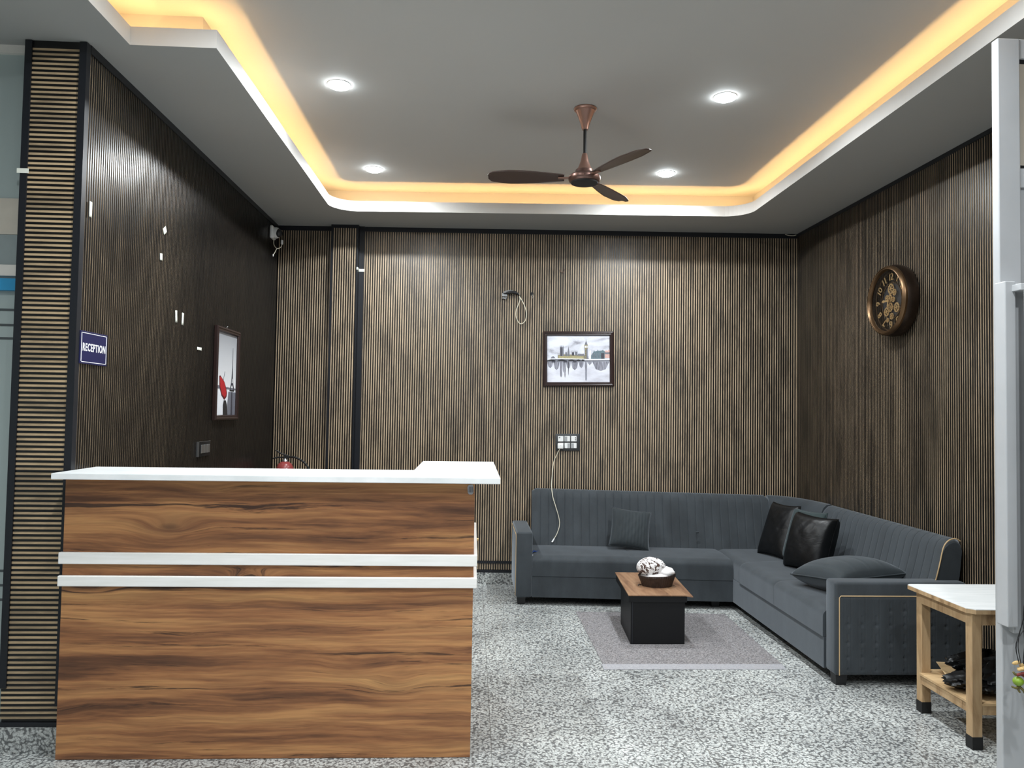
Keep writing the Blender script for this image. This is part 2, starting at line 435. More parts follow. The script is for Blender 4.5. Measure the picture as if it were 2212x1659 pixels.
# pillar at the front of the left wall, clad in level slats
PX0, PY = -1.905, 3.27
w = B(); w.box(PX0, XL-.012, PY+.012, 3.34, .10, 3.0); pil = struct(w.build('wall_pillar', 'slat_backing'))
s = B(); z = .135; k = 0
while z < 2.935:
    lo = z < .33
    slat(s, PX0, XL-(.010 if not lo else .002), PY, PY+.013, z, z+.0104, '-y', None, 'z', .0012); z += .0203
s.build('slat_panel', ['slat_wood_level', 'slat_backing'], pil, merge=False)
q = B(); q.box(PX0-.006, PX0+.022, PY-.006, 3.34, .26, 2.957); struct(q.build('trim_5', 'black_trim'))
q = B(); q.box(XL-.027, XL+.003, PY-.006, 3.30, .19, 2.957); struct(q.build('trim_6', 'black_trim'))
q = B(); q.box(PX0, XL, PY-.004, PY+.01, .105, .122); struct(q.build('trim_7', 'black_trim'))
# skirting
q = B(); q.box(-3.5, XL+.004, PY-.012, 3.36, 0, .104); struct(q.build('baseboard_front', 'granite_skirting'))
q = B(); q.box(-1.65, 2.69, -.012, ST, 0, .096, 0, XB); struct(q.build('baseboard_back', 'granite_skirting'))
q = B(); q.box(XL-.01, XL+.012, 3.36, 6.45, 0, .096); struct(q.build('baseboard_left', 'granite_skirting'))
q = B(); q.box(XR-.012, XR+.01, 1.2, 6.24, 0, .096); struct(q.build('baseboard_right', 'granite_skirting'))

# shuttered neighbour bay, left of the pillar
def shutter():
    r = B(); r.box(-3.5, PX0, 3.345, 3.40, .10, 3.0); w_ = struct(r.build('wall_shutter', 'shutter_grey'))
    def band(nm, mat, z0, z1, pr):
        g = B(); g.box(-3.5, PX0-.007, 3.345-pr, 3.346, z0, z1); g.build(nm, mat, w_)
    band('head_band', 'band_white', 2.925, 2.96, .02)
    band('beige_band', 'band_beige', 2.145, 2.30, .006)
    band('slate_band', 'band_slate', 2.015, 2.143, .006)
    band('white_band', 'band_white', 1.965, 2.012, .02)
    band('blue_band', 'band_blue', 1.902, 1.952, .03)
    for z_ in (1.822, 1.757, 1.700, .72, .66, .60): band('groove', 'shutter_groove', z_-.005, z_+.005, .0015)
shutter()
q = B(); q.box(-3.56, -3.5, YF, 3.36, 0, 3.0); struct(q.build('wall_side', 'shutter_grey'))

# ------------------------------------------------------------------ ceiling with recessed tray
def arc(cx, cy, r, a0, a1, n=8): return [(cx+r*math.cos(math.radians(a0+(a1-a0)*i/n)), cy+r*math.sin(math.radians(a0+(a1-a0)*i/n))) for i in range(n+1)]
def by(x): return 5.875-.0840*(x)*.72-.008       # back lip line
rl = .20
lip = [(-1.488, YF), (-1.488, 3.280), (-1.125, 3.280)] + \
      [(-1.115+rl*(1-math.cos(a)), by(-.9)-.20+rl*math.sin(a)) for a in [math.radians(9*i) for i in range(1, 11)]] + \
      [(.6, by(.6))] + [(2.085-rl+rl*math.sin(a), by(1.88)-rl+rl*math.cos(a)) for a in [math.radians(9*i) for i in range(0, 11)]] + [(2.062, YF)]
rec = [(-1.61, YF), (-1.61, 3.43), (-1.24, 3.43), (-1.24, 6.125), (2.195, 5.915), (2.195, YF)]
outer = [(-3.5, YF-.001), (-3.5, 6.6), (2.95, 6.6), (2.95, YF-.001)]
def V3(ps, z): return [Vector((p[0], p[1], z)) for p in ps]
def ring(b, A, C, z, mi=0):
    """flat region between open outlines A (outer) and C (inner), both closed along y = YF"""
    poly = list(A)+list(reversed(C))
    tri = tessellate_polygon([V3(poly, 0)])
    b.add([(p[0], p[1], z) for p in poly], tri, mi)
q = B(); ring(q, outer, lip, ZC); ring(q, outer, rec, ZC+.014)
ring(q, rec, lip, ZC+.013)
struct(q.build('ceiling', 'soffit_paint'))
def offs(ps, d):
    out = []
    for i, p in enumerate(ps):
        a = Vector(ps[max(i-1, 0)]); c_ = Vector(ps[min(i+1, len(ps)-1)]); p = Vector(p)
        d1 = (p-a).normalized() if i > 0 else (c_-p).normalized(); d2 = (c_-p).normalized() if i < len(ps)-1 else d1
        n1 = Vector((-d1.y, d1.x)); n2 = Vector((-d2.y, d2.x)); m_ = (n1+n2).normalized(); k_ = d/max(.35, m_.dot(n1))
        out.append((p.x+m_.x*k_, p.y+m_.y*k_))
    return out
q = B(); lo_ = offs(lip, .012)
for i in range(len(lip)-1):
    a, c_, e, g = lip[i], lip[i+1], lo_[i+1], lo_[i]
    q.add([(a[0], a[1], ZC), (c_[0], c_[1], ZC), (e[0], e[1], ZC+.005), (g[0], g[1], ZC+.005), (a[0], a[1], ZL), (c_[0], c_[1], ZL), (e[0], e[1], ZL), (g[0], g[1], ZL)],
          [(0, 1, 5, 4), (1, 2, 6, 5), (2, 3, 7, 6), (3, 0, 4, 7), (4, 5, 6, 7), (0, 3, 2, 1)])
cove = struct(q.build('trim_cove', 'lip_paint'))
q = B()
for i in range(len(rec)-1):
    a, c_ = rec[i], rec[i+1]; q.add([(a[0], a[1], ZC+.01), (c_[0], c_[1], ZC+.01), (c_[0], c_[1], ZU+.02), (a[0], a[1], ZU+.02)], [(0, 1, 2, 3)])
struct(q.build('wall_tray', 'ceiling_paint'))
q = B(); q.box(-3.5, 2.95, YF, 6.6, ZU, ZU+.05); struct(q.build('ceiling_tray', 'ceiling_paint'))
led_in = offs(lip, .050); led_out = offs(lip, .062)
q = B()
for i in range(len(lip)-1):
    a, c_, e, g = led_in[i], led_in[i+1], led_out[i+1], led_out[i]; z_ = ZC+.018
    q.add([(a[0], a[1], z_), (c_[0], c_[1], z_), (e[0], e[1], z_), (g[0], g[1], z_)], [(0, 1, 2, 3)])
q.build('led_strip', 'led_glow', cove)

# ------------------------------------------------------------------ downlights
def downlight(x, y, label, watt=LAMP_W):
    t_ = thing('downlight', label, 'ceiling light', (x, y, ZU), group='recessed downlights in the ceiling tray')
    q = B(); q.lathe([(.056, .001), (.062, .001), (.063, -.002), (.061, -.004), (.057, -.004)], 40, cap=False); q.build('bezel', 'white_plastic', t_, smooth=40)
    q = B(); q.lathe([(.058, -.003), (.056, -.012), (.042, -.019), (.0, -.021)], 40, cap=False); q.build('diffuser', 'lamp_glow', t_, smooth=60)
    ld = bpy.data.lights.new('downlight_beam', 'AREA'); ld.shape = 'DISK'; ld.size = .10; ld.energy = watt; ld.color = (.92, .97, 1.0); ld.spread = math.radians(172)
    lo = bpy.data.objects.new('downlight_beam', ld); COL.objects.link(lo); lo.parent = t_; lo.location = (0, 0, -.024)
downlight(-.75, 4.09, 'round white downlight over the reception counter, front left of the tray')
downlight(1.35, 4.06, 'round white downlight front right, nearest the right cove')
downlight(-.747, 5.52, 'round white downlight rear left, by the back left cove corner')
downlight(1.367, 5.40, 'round white downlight rear right, just beyond the ceiling fan')
for k_, (y_, n_) in enumerate(((2.63, 'third row from the back wall'), (1.17, 'fourth row from the back wall'), (-.3, 'row nearest the open shop front'))):
    downlight(-.75, y_, 'round white downlight, left one of the '+n_); downlight(1.35, y_, 'round white downlight, right one of the '+n_)

# ------------------------------------------------------------------ ceiling fan
FX, FY = .613, 4.29
fan = thing('ceiling_fan', 'copper and brown three-blade ceiling fan hanging in the lit tray', 'ceiling fan', (FX, FY, ZU))
q = B(); q.lathe([(.0, 0), (.062, 0), (.066, -.006), (.062, -.014), (.056, -.018)], 40); q.build('canopy_ring', 'copper', fan, smooth=40)
q = B(); q.lathe([(.056, -.016), (.050, -.03), (.036, -.065), (.024, -.10), (.018, -.125), (.0, -.126)], 40); q.build('canopy', 'copper', fan, smooth=50)
q = B(); q.lathe([(.0095, -.12), (.0095, -.29)], 20); q.build('down_rod', 'rubber_black', fan, smooth=40)
q = B(); q.lathe([(.012, -.262), (.016, -.27), (.024, -.31), (.038, -.345), (.05, -.36), (.0, -.361)], 36); q.build('lower_canopy', 'copper', fan, smooth=50)
q = B(); q.lathe([(.0, -.358), (.052, -.36), (.055, -.375), (.078, -.385), (.090, -.395), (.092, -.412), (.086, -.425), (.078, -.430)], 44); q.build('motor_housing', 'copper_dark', fan, smooth=40)
q = B(); q.lathe([(.079, -.428), (.076, -.436), (.0, -.440)], 44, cap=False); q.build('bottom_cap', 'rubber_black', fan, smooth=40)
for a in (174, 294, 54):
    xf = Matrix.Rotation(math.radians(a), 4, 'Z')
    q = B(); q.rbox(.070, .150, -.014, .014, -.408, -.401, .003, 2, 0, xf); br = q.build('blade_bracket', 'copper', fan, smooth=40)
    q = B()
    def bl(u, v, a=a):
        r_ = .115+u*.435; w_ = .036+.040*math.sin(min(1, u*1.25)*PI*.5)-.018*max(0, u-.72)/.28*1.4
        if u > .93: w_ *= math.sqrt(max(.0, 1-((u-.93)/.075)**2))*.9+.1
        s_ = (v-.5)*2*w_
        return xf @ Vector((r_, s_+.02*u, -.404+.20*s_ + .004*(1-(s_/w_)**2 if w_ > 0 else 0)))
    q.grid(bl, 28, 8)
    o = q.build('blade', 'fan_blade_brown', fan, smooth=60); md = o.modifiers.new('thick', 'SOLIDIFY'); md.thickness = .004

# ------------------------------------------------------------------ reception counter
CY = 3.20
ct = thing('reception_counter', 'walnut-look reception counter with white worktop and two white bands', 'reception counter', (-.8, CY, 0))
off = (-.8, CY, 0)
q = B(); q.box(-1.643, .015, CY, CY+.020, .002, 1.127); q.build('front_panel', 'walnut_laminate', ct, off)
q = B(); q.box(-.005, .0152, CY+.0201, 4.12, .002, 1.127); q.build('side_panel', 'walnut_laminate', ct, off)
q = B(); q.box(-1.643, -1.625, CY+.02, 3.44, .002, 1.127); q.build('end_panel', 'walnut_laminate', ct, off)
q = B(); q.box(-1.62, -.01, CY+.03, 3.75, .74, .76); q.build('desk_shelf', 'white_laminate_top', ct, off)
bm = bmesh.new(); pts = [(-1.652, 3.105), (.118, 3.120), (.118, 4.16), (-.262, 4.14), (-.262, 3.50), (-1.652, 3.47)]
vs = [bm.verts.new((p[0], p[1], 1.128)) for p in pts]; f_ = bm.faces.new(vs)
r_ = bmesh.ops.extrude_face_region(bm, geom=[f_]); bmesh.ops.translate(bm, vec=(0, 0, .024), verts=[g for g in r_['geom'] if isinstance(g, bmesh.types.BMVert)])
bmesh.ops.bevel(bm, geom=bm.edges[:], offset=.0015, segments=2, affect='EDGES')
q = B(); q.bm(bm); q.build('worktop', 'white_laminate_top', ct, off)
for z0, z1 in ((.782, .829), (.693, .735)):
    q = B(); q.rbox(-1.653, .030, CY-.018, CY, z0, z1, .003, 2); q.rbox(.0153, .030, CY, 4.12, z0, z1, .003, 2)
    q.build('white_band', 'white_laminate', ct, off)
q = B(); q.prism([(-.012+.0, 1.115), (.004, 1.119), (.009, 1.112), (.009, 1.084), (.004, 1.077), (-.008, 1.077), (-.014, 1.084), (-.016, 1.108)], CY-.006, CY, 0, None, 'y')
bd = q.build('cable_clip', 'silver', ct, off, smooth=None, label='silver oval clip at the top right corner')
q = B()
for i in range(5): q.box(-.010+i*.0035, -.0085+i*.0035, CY-.0075, CY-.006, 1.086, 1.110)
q.build('clip_slot', 'dark_plastic', bd, off)
bd.location = (0, 0, 0)
q = B(); q.lathe([(.008, 0), (.008, .006), (.005, .012), (0, .013)], 16, 0, Matrix.Translation((.030, 3.9, .775)) @ Matrix.Rotation(PI/2, 4, 'Y')); q.build('knob', 'brass', ct, off, smooth=40)

# ------------------------------------------------------------------ sofa
so = thing('corner_sofa', 'charcoal grey velvet L-shaped corner sofa with channel-stitched back', 'sofa', (1.93, 5.57, 0))
so_ = (1.93, 5.57, 0)
fy = lambda x: 5.685-.082*(x-.46)                 # front line of the wall-side run
q = B(); q.prism([(.462, fy(.462)), (1.93, fy(1.93)), (1.93, 6.0), (.462, 6.2)], .06, .213); q.build('base', 'grey_velvet', so, so_)
q = B(); q.prism([(1.932, 4.115), (2.60, 4.115), (2.60, 6.05), (1.932, 6.05)], .06, .226); q.build('base', 'grey_velvet', so, so_)
def cushion_slab(x0, x1, fyl, fyr, yr_l, yr_r, z0, z1, name='seat_cushion', axis='y', r=.045, dome=.012, nu=40, nv=26):
    """upholstered slab: rounded front edge, gently domed top; u along width, v along profile"""
    def fn(u, v):
        # profile param: front bottom -> front top (round) -> rear
        x = x0+(x1-x0)*u
        f = fyl+(fyr-fyl)*u; rr = yr_l+(yr_r-yr_l)*u
        ed = min(u, 1-u)*abs(x1-x0)
        e_ = 1-max(0, 1-ed/.03)**2*.35
        if v < .2: yy = f; zz = z0+(z1-r-z0)*v/.2
        elif v < .5:
            a = (v-.2)/.3*PI/2; yy = f+r*(1-math.cos(a))*1.5; zz = z1-r+r*math.sin(a)
        else:
            k_ = (v-.5)/.5; yy = f+1.5*r+(rr-f-1.5*r)*k_; zz = z1+dome*math.sin(PI*k_*.8)
        zz = z0+(zz-z0)*(1 if v < .15 else e_*.06+.94)
        return (x, yy, zz) if axis == 'y' else (yy, x, zz)
    q = B(); q.grid(fn, nu, nv)
    # ends
    for u in (0, 1):
        pts = [fn(u, j/nv) for j in range(nv+1)]; base = [(p[0], p[1], z0) for p in pts]
        n_ = len(pts); q.add(pts+base, [(j, j+1, n_+j+1, n_+j) for j in range(nv)])
    return q.build(name, 'grey_velvet', so, so_, smooth=50)
cushion_slab(.464, 1.20, fy(.464)-.004, fy(1.2)-.004, 6.14, 6.07, .215, .365)
cushion_slab(1.2, 1.928, fy(1.2)-.004, fy(1.928)-.004, 6.07, 6.0, .215, .365)
cushion_slab(5.42, 6.02, 1.936, 1.936, 2.52, 2.52, .228, .372, axis='x', dome=.004)
cushion_slab(4.80, 5.418, 1.928, 1.928, 2.50, 2.50, .228, .382, axis='x')
cushion_slab(4.118, 4.798, 1.928, 1.928, 2.50, 2.50, .228, .386, axis='x')
prof = [(.215, .24), (.185, .36), (.150, .47), (.120, .57), (.098, .66), (.085, .72), (.070, .755), (.045, .778), (.012, .785), (-.015, .772), (-.024, .74), (-.010, .60), (.03, .40), (.06, .24)]
def backrest(P0, P1, nrm, chans, zs0, zs1, name='backrest', smooth_ends=True, cap0=True, cap1=True):
    P0 = Vector(P0); P1 = Vector(P1); L = (P1-P0).length; nrm = Vector(nrm); seams = chans
    us = sorted(set([0, 1]+[i/60 for i in range(61)]+[min(1, max(0, (s_+d)/L)) for s_ in seams for d in (-.016, -.010, -.006, -.004, -.002, 0, .002, .004, .006, .010, .016)]))
    q = B(); vs = []; k_ = len(prof); dp = prof
    for u in us:
        zsc = zs0+(zs1-zs0)*u; dist = min([abs(u*L-s_) for s_ in seams] or [9])
        dent = .0042*math.exp(-(dist/.0028)**2)+.0006*math.exp(-(dist/.010)**2)
        for j, (d, z_) in enumerate(dp):
            dd = d-(dent if j < 8 else 0); zz = z_*zsc-(dent*.5 if 5 <= j <= 9 else 0)
            e = min(u, 1-u)*L
            if e < .025 and j > 4 and j < 12 and smooth_ends: zz -= (1-math.sqrt(1-(1-e/.025)**2))*.022
            p = P0+(P1-P0)*u+nrm*dd; vs.append((p.x, p.y, zz))
    n_ = len(us); fs = [(i*k_+j, (i+1)*k_+j, (i+1)*k_+j+1, i*k_+j+1) for i in range(n_-1) for j in range(k_-1)]
    fs += [tuple(range(k_)), tuple((n_-1)*k_+j for j in reversed(range(k_)))]
    q.add(vs, fs); return q.build(name, 'grey_velvet', so, so_, smooth=55)
backrest((.497, 6.268), (2.40, 6.135), (-.07, -1), [.070+.0655*i for i in range(28)], 1.03, 1.0)
# smooth corner section
def corner():
    q = B(); A = Vector((2.40, 6.135)); C_ = Vector((2.655, 5.52)); K = Vector((2.63, 6.11)); vs = []; n_ = 26; k_ = len(prof)
    for i in range(n_+1):
        u = i/n_; p = (1-u)**2*A+2*u*(1-u)*K+u*u*C_; d = (2*(1-u)*(K-A)+2*u*(C_-K)).normalized(); nr = Vector((d.y, -d.x))
        if nr.dot(Vector((-1, -1))) < 0: nr = -nr
        for dd, z_ in prof: vs.append((p.x+nr.x*dd, p.y+nr.y*dd, z_*(1.0-.0*u)))
    q.add(vs, [(i*k_+j, (i+1)*k_+j, (i+1)*k_+j+1, i*k_+j+1) for i in range(n_) for j in range(k_-1)]+[tuple(range(k_)), tuple(n_*k_+j for j in reversed(range(k_)))])
    q.build('corner_backrest', 'grey_velvet', so, so_, smooth=55)
corner()
backrest((2.655, 5.515), (2.655, 4.065), (-1, 0), [.16+.0715*i for i in range(18)], .995, .985)
pp = [(2.655-d-.002, 4.062, z_*.985) for d, z_ in prof[1:10]]
q = B(); q.tube(smoothpath(pp, 3), .0035, 6); q.build('piping', 'tan_piping', so, so_, smooth=60)
# arms
q = B(); q.rbox(.342, .462, 5.675, 6.30, .058, .538, .016, 4); q.build('armrest', 'grey_velvet', so, so_, smooth=40)
q = B(); q.tube([(.340, 5.70, .07), (.340, 5.70, .50), (.340, 5.72, .515), (.340, 6.28, .515)], .003, 6); q.build('piping', 'tan_piping', so, so_, smooth=60)
q = B(); q.rbox(1.940, 2.665, 4.000, 4.115, .058, .549, .017, 4); arm = q.build('armrest', 'grey_velvet', so, so_, smooth=40)
q = B(); tufts = []
for ci in range(9):
    x_ = 2.005+ci*.077
    for ri, z_ in enumerate((.40, .325, .23, .155, .088)):
        if ri == 0 and ci not in (3, 4, 6): continue
        tufts.append((x_, z_-.004*ci*.3))
def pan(u, v):
    x_ = 1.962+u*.690; z_ = .066+v*.408; d = 0
    for tx, tz in tufts:
        r2 = ((x_-tx)/.012)**2+((z_-tz)/.012)**2
        if r2 < 12: d += .009*math.exp(-r2)
        if abs(x_-tx) < .02 and 0 < z_-tz < .05: d += .0035*math.exp(-((x_-tx)/.004)**2)
    sx = (x_-1.966) % .0385; d += .0024*math.exp(-((sx-.019)/.0020)**2)
    e = min(u*.69, (1-u)*.69, v*.408, (1-v)*.408); return (x_, 3.999-.008*min(1, e/.012)+d, z_)
q.grid(pan, 170, 100); q.build('quilted_panel', 'grey_velvet', arm, smooth=60, off=so_)
q = B(); q.tube([(1.960, 3.993, .062), (1.960, 3.993, .468), (1.968, 3.993, .477), (2.655, 3.993, .477)], .003, 6); q.build('piping', 'tan_piping', arm, so_, smooth=60)
for x_, y_ in ((.352, 5.71), (1.952, 4.02), (2.56, 4.02), (1.80, 5.66), (.36, 6.15), (2.56, 5.9)):
    q = B(); q.add([(x_+.006, y_+.006, 0), (x_+.059, y_+.006, 0), (x_+.059, y_+.059, 0), (x_+.006, y_+.059, 0), (x_, y_, .06), (x_+.065, y_, .06), (x_+.065, y_+.065, .06), (x_, y_+.065, .06)],
                   [(0, 1, 2, 3), (4, 5, 6, 7), (0, 1, 5, 4), (1, 2, 6, 5), (2, 3, 7, 6), (3, 0, 4, 7)]); q.build('foot', 'black_foot', so, so_)
q = B(); q.ball((1.79, 5.99, .50), .011, sc=(1.4, .6, .8)); q.build('stitch_pucker', 'grey_velvet', so, so_, smooth=60)
q = B(); q.grid(lambda u, v: (.468+.050*u, 5.75+.10*u*.8+.03*v, .372+.006*math.sin(6*u)+.003*v), 8, 4); sc_ = q.build('fabric_scrap', 'blue_scrap', None, smooth=60)
sc_.modifiers.new('t', 'SOLIDIFY').thickness = .003
tag(sc_, 'small blue fabric scrap tucked beside the sofa\'s left armrest', 'fabric scrap')
q = B(); q.box(.463, .469, 5.72, 5.722, .352, .366); q.build('white_tag', 'white_plastic', sc_)

# ------------------------------------------------------------------ cushions
def pillow(name, label, mat, size, thick, loc, R, ribs=0, puff=.42, piping=None, seedv=0, group='loose cushions on the corner sofa', crease=0.0):
    rnd = random.Random(seedv); ph = [rnd.uniform(0, 6) for _ in range(6)]
    w_, h_ = size
    def surf(sgn):
        def fn(u, v):
            a = 2*u-1; c_ = 2*v-1
            pin = 1-.07*(1-abs(a)**2)*abs(c_)**2; pin2 = 1-.07*(1-abs(c_)**2)*abs(a)**2
            x_ = a*w_/2*pin2; z_ = c_*h_/2*pin
            e = max(0, (1-abs(a)**2.6))*max(0, (1-abs(c_)**2.6)); t_ = thick/2*e**puff
            if ribs: t_ -= .0035*math.exp(-((((u*ribs) % 1)-.5)/.05)**2)*min(1, e*4)
            t_ += crease*e*(math.sin(9*a+4*c_+ph[0])*math.sin(5*c_+ph[1])+.6*math.sin(17*a-11*c_+ph[2]))
            return (x_, sgn*max(t_, 0), z_)
        return fn
    t_ = bpy.data.objects.new(name, None); bpy.data.objects.remove(t_)
    q = B(); q.grid(surf(-1), 48, 48); q.grid(surf(1), 48, 48)
    o = q.build(name, mat, smooth=70); o.location = loc; o.rotation_euler = R
    tag(o, label, 'cushion', group)
    if piping:
        e = B(); pts = [Vector(surf(1)(i/24, 0)) for i in range(25)]+[Vector(surf(1)(1, i/24)) for i in range(1, 25)]+[Vector(surf(1)(1-i/24, 1)) for i in range(1, 25)]+[Vector(surf(1)(0, 1-i/24)) for i in range(1, 25)]
        e.tube(pts, .004, 6); e.build('edge_seam', piping, o, smooth=60)
    return o
rd = math.radians
pillow('throw_cushion', 'grey velvet throw cushion leaning on the back, above the coffee table', 'grey_cushion_velvet', (.31, .31), .11, (1.242, 5.935, .530), (rd(-24), rd(7), rd(-4)), 12, .4, 'grey_cushion_velvet', 3, crease=.0015)
pillow('throw_cushion', 'black glossy cushion in the sofa corner, the farther of the two black ones', 'black_satin', (.30, .41), .11, (2.320, 5.68, .570), (rd(-21), 0, rd(-72)), 0, .33, 'black_satin', 5, crease=.0012)
pillow('throw_cushion', 'green-grey cushion wedged between the two black cushions', 'green_grey_velvet', (.32, .38), .11, (2.400, 5.42, .568), (rd(-19), 0, rd(-70)), 0, .4, 'green_grey_velvet', 7)
pillow('throw_cushion', 'bulky black glossy cushion in front, the nearer of the two black ones', 'black_satin', (.33, .39), .21, (2.31, 5.11, .566), (rd(-18), rd(2), rd(-64)), 0, .30, 'black_satin', 11, crease=.0015)
pillow('throw_cushion', 'plump grey velvet cushion lying flat against the right armrest', 'grey_cushion_velvet', (.47, .44), .20, (2.255, 4.50, .490), (rd(84), rd(-3), rd(14)), 5, .45, 'grey_cushion_velvet', 13)

# ------------------------------------------------------------------ floor patch, coffee table, basket
rg = thing('rug', 'thin grey rug lying under the coffee table', 'rug', (1.3, 4.95, 0))  # flat speckled sheet, darker than the granite, with a paler front strip
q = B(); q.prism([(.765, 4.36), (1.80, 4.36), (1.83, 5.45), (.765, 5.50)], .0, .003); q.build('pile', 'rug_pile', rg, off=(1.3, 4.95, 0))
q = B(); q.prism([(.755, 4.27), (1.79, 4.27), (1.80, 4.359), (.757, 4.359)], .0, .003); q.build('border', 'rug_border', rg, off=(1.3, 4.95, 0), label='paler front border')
cf = thing('coffee_table', 'low black box coffee table with brown wooden top', 'coffee table', (1.17, 4.96, .003)); co = (1.17, 4.96, .003)
q = B(); q.prism([(1.0, 4.73), (1.338, 4.73), (1.345, 5.20), (1.03, 5.20)], .003, .262); q.build('pedestal', 'black_paint', cf, co)
q = B(); q.prism([(1.006, 4.726), (1.012, 4.726), (1.012, 4.732), (1.006, 4.732)], .005, .262); q.build('corner_strip', 'black_trim', cf, co)
q = B(); q.prism([(.985, 4.722), (1.350, 4.722), (1.380, 5.33), (1.02, 5.33)], .262, .299); q.build('apron', 'black_paint', cf, co)
q = B(); q.add([(.982, 4.718, .300), (1.34, 4.718, .300), (1.385, 4.712, .294), (1.425, 5.38, .300), (1.024, 5.39, .300)]+[(.982, 4.718, .307), (1.34, 4.718, .307), (1.385, 4.712, .300), (1.425, 5.38, .307), (1.024, 5.39, .307)],
      [(0, 1, 3, 4), (1, 2, 3), (5, 6, 8, 9), (6, 7, 8), (0, 1, 6, 5), (1, 2, 7, 6), (2, 3, 8, 7), (3, 4, 9, 8), (4, 0, 5, 9)]); q.build('tabletop', 'table_wood', cf, co)
bk = thing('basket', 'dark ribbed oval basket on the coffee table', 'basket', (1.222, 4.98, .3085))
q = B()
def bsk(u, v):
    a = 2*PI*u; rr = (.088+.024*v)*(1+.012*math.sin(44*a)); return (rr*math.cos(a)*1.06, rr*.80*math.sin(a), v*.070+.006*v*math.cos(a)*.8)
q.grid(bsk, 220, 8); q.add([Vector(bsk(i/220, 0)) for i in range(220)], [tuple(range(220))]); o = q.build('body', 'wicker_dark', bk, smooth=60); o.modifiers.new('t', 'SOLIDIFY').thickness = -.003
q = B(); q.tube([Vector(bsk(i/60, 1)) for i in range(61)], .004, 6); q.build('rim', 'wicker_dark', bk, smooth=60)
q = B(); q.tube(smoothpath([(-.105, -.01, .006), (-.122, -.02, .010), (-.128, -.022, .003)], 5), .004, 6); q.build('handle', 'wicker_dark', bk, smooth=60)
tw = thing('folded_cloth', 'white cloth with brown print bundled in the dark basket', 'cloth', (1.222, 4.98, .372))
def lump(cx, cy, cz, rx, ry, rz, seed, amp=.08):
    r0 = random.Random(seed); p = [r0.uniform(0, 6) for _ in range(5)]
    def fn(u, v):
        a = 2*PI*u; t_ = PI*v-PI/2; k_ = 1+amp*math.sin(3*a+p[0])*math.cos(t_)+amp*.6*math.sin(5*a+3*t_+p[1]); return (cx+rx*k_*math.cos(t_)*math.cos(a), cy+ry*k_*math.cos(t_)*math.sin(a), cz+rz*math.sin(t_)*k_)
    return fn
q = B(); q.grid(lump(0, 0, -.004, .106, .080, .026, 1, .04), 48, 20); q.build('lower_fold', 'cloth_white', tw, smooth=70)
q = B(); q.grid(lump(-.042, .0, .054, .094, .062, .064, 4, .04), 48, 24, 0); q.build('printed_roll', 'cloth_print', tw, smooth=70, label='rolled part with a brown print')
q = B(); q.grid(lump(.055, -.005, .028, .062, .055, .030, 6, .09), 48, 20); q.build('side_fold', 'cloth_white', tw, smooth=70)

# ------------------------------------------------------------------ white-topped side table
ta = thing('side_table', 'small wooden side table with white laminate top in front of the sofa arm', 'side table', (2.40, 3.45, 0)); to = (2.40, 3.45, 0)
bm = bmesh.new(); pts = [(2.185, 3.222), (2.655, 3.215), (2.672, 3.24), (2.672, 3.70), (2.66, 3.715), (2.178, 3.715), (2.160, 3.70), (2.158, 3.25)]
q = B(); q.prism(pts, .583, .601); q.build('tabletop', 'raw_wood', ta, to); q = B(); q.prism([(x*.998+.005, y*.999+.0035) for x, y in pts], .601, .604); q.build('laminate', 'white_laminate_top', ta, to, label='white laminate sheet')
for x_, y_ in ((2.178, 3.24), (2.195, 3.64), (2.61, 3.24), (2.61, 3.64)):
    q = B(); q.rbox(x_, x_+.045, y_, y_+.045, .052, .582, .002, 1); lg = q.build('leg', 'raw_wood', ta, to)
    q = B(); q.box(x_-.001, x_+.046, y_-.001, y_+.046, 0, .054); q.build('leg_cap', 'rubber_black', lg, to)
q = B(); q.box(2.184, 2.204, 3.285, 3.64, .53, .582); q.box(2.223, 2.61, 3.246, 3.266, .53, .582); q.box(2.63, 2.65, 3.285, 3.64, .53, .582); q.box(2.24, 2.61, 3.66, 3.68, .53, .582); q.build('apron', 'raw_wood', ta, to)
q = B(); q.box(2.186, 2.206, 3.285, 3.64, .145, .185); q.box(2.223, 2.61, 3.246, 3.266, .145, .185); q.box(2.63, 2.65, 3.285, 3.64, .145, .185); q.build('stretcher', 'raw_wood', ta, to)
q = B(); q.prism([(2.18, 3.285), (2.223, 3.285), (2.223, 3.242), (2.61, 3.242), (2.61, 3.285), (2.655, 3.285), (2.655, 3.69), (2.24, 3.69), (2.24, 3.64), (2.18, 3.64)], .185, .195); q.build('shelf', 'plywood', ta, to)
q = B(); q.add([(2.25, 3.50, .196), (2.50, 3.50, .200), (2.52, 3.67, .225), (2.29, 3.68, .235), (2.38, 3.60, .232)], [(0, 1, 4), (1, 2, 4), (2, 3, 4), (3, 0, 4), (0, 3, 2, 1)])
tag(q.build('paper_envelope', 'cardboard'), 'creased buff paper envelope on the side table\'s lower shelf', 'envelope')
pb = thing('plastic_bag', 'crumpled black plastic bags heaped on the lower shelf of the side table', 'plastic bag', (2.385, 3.40, .196))
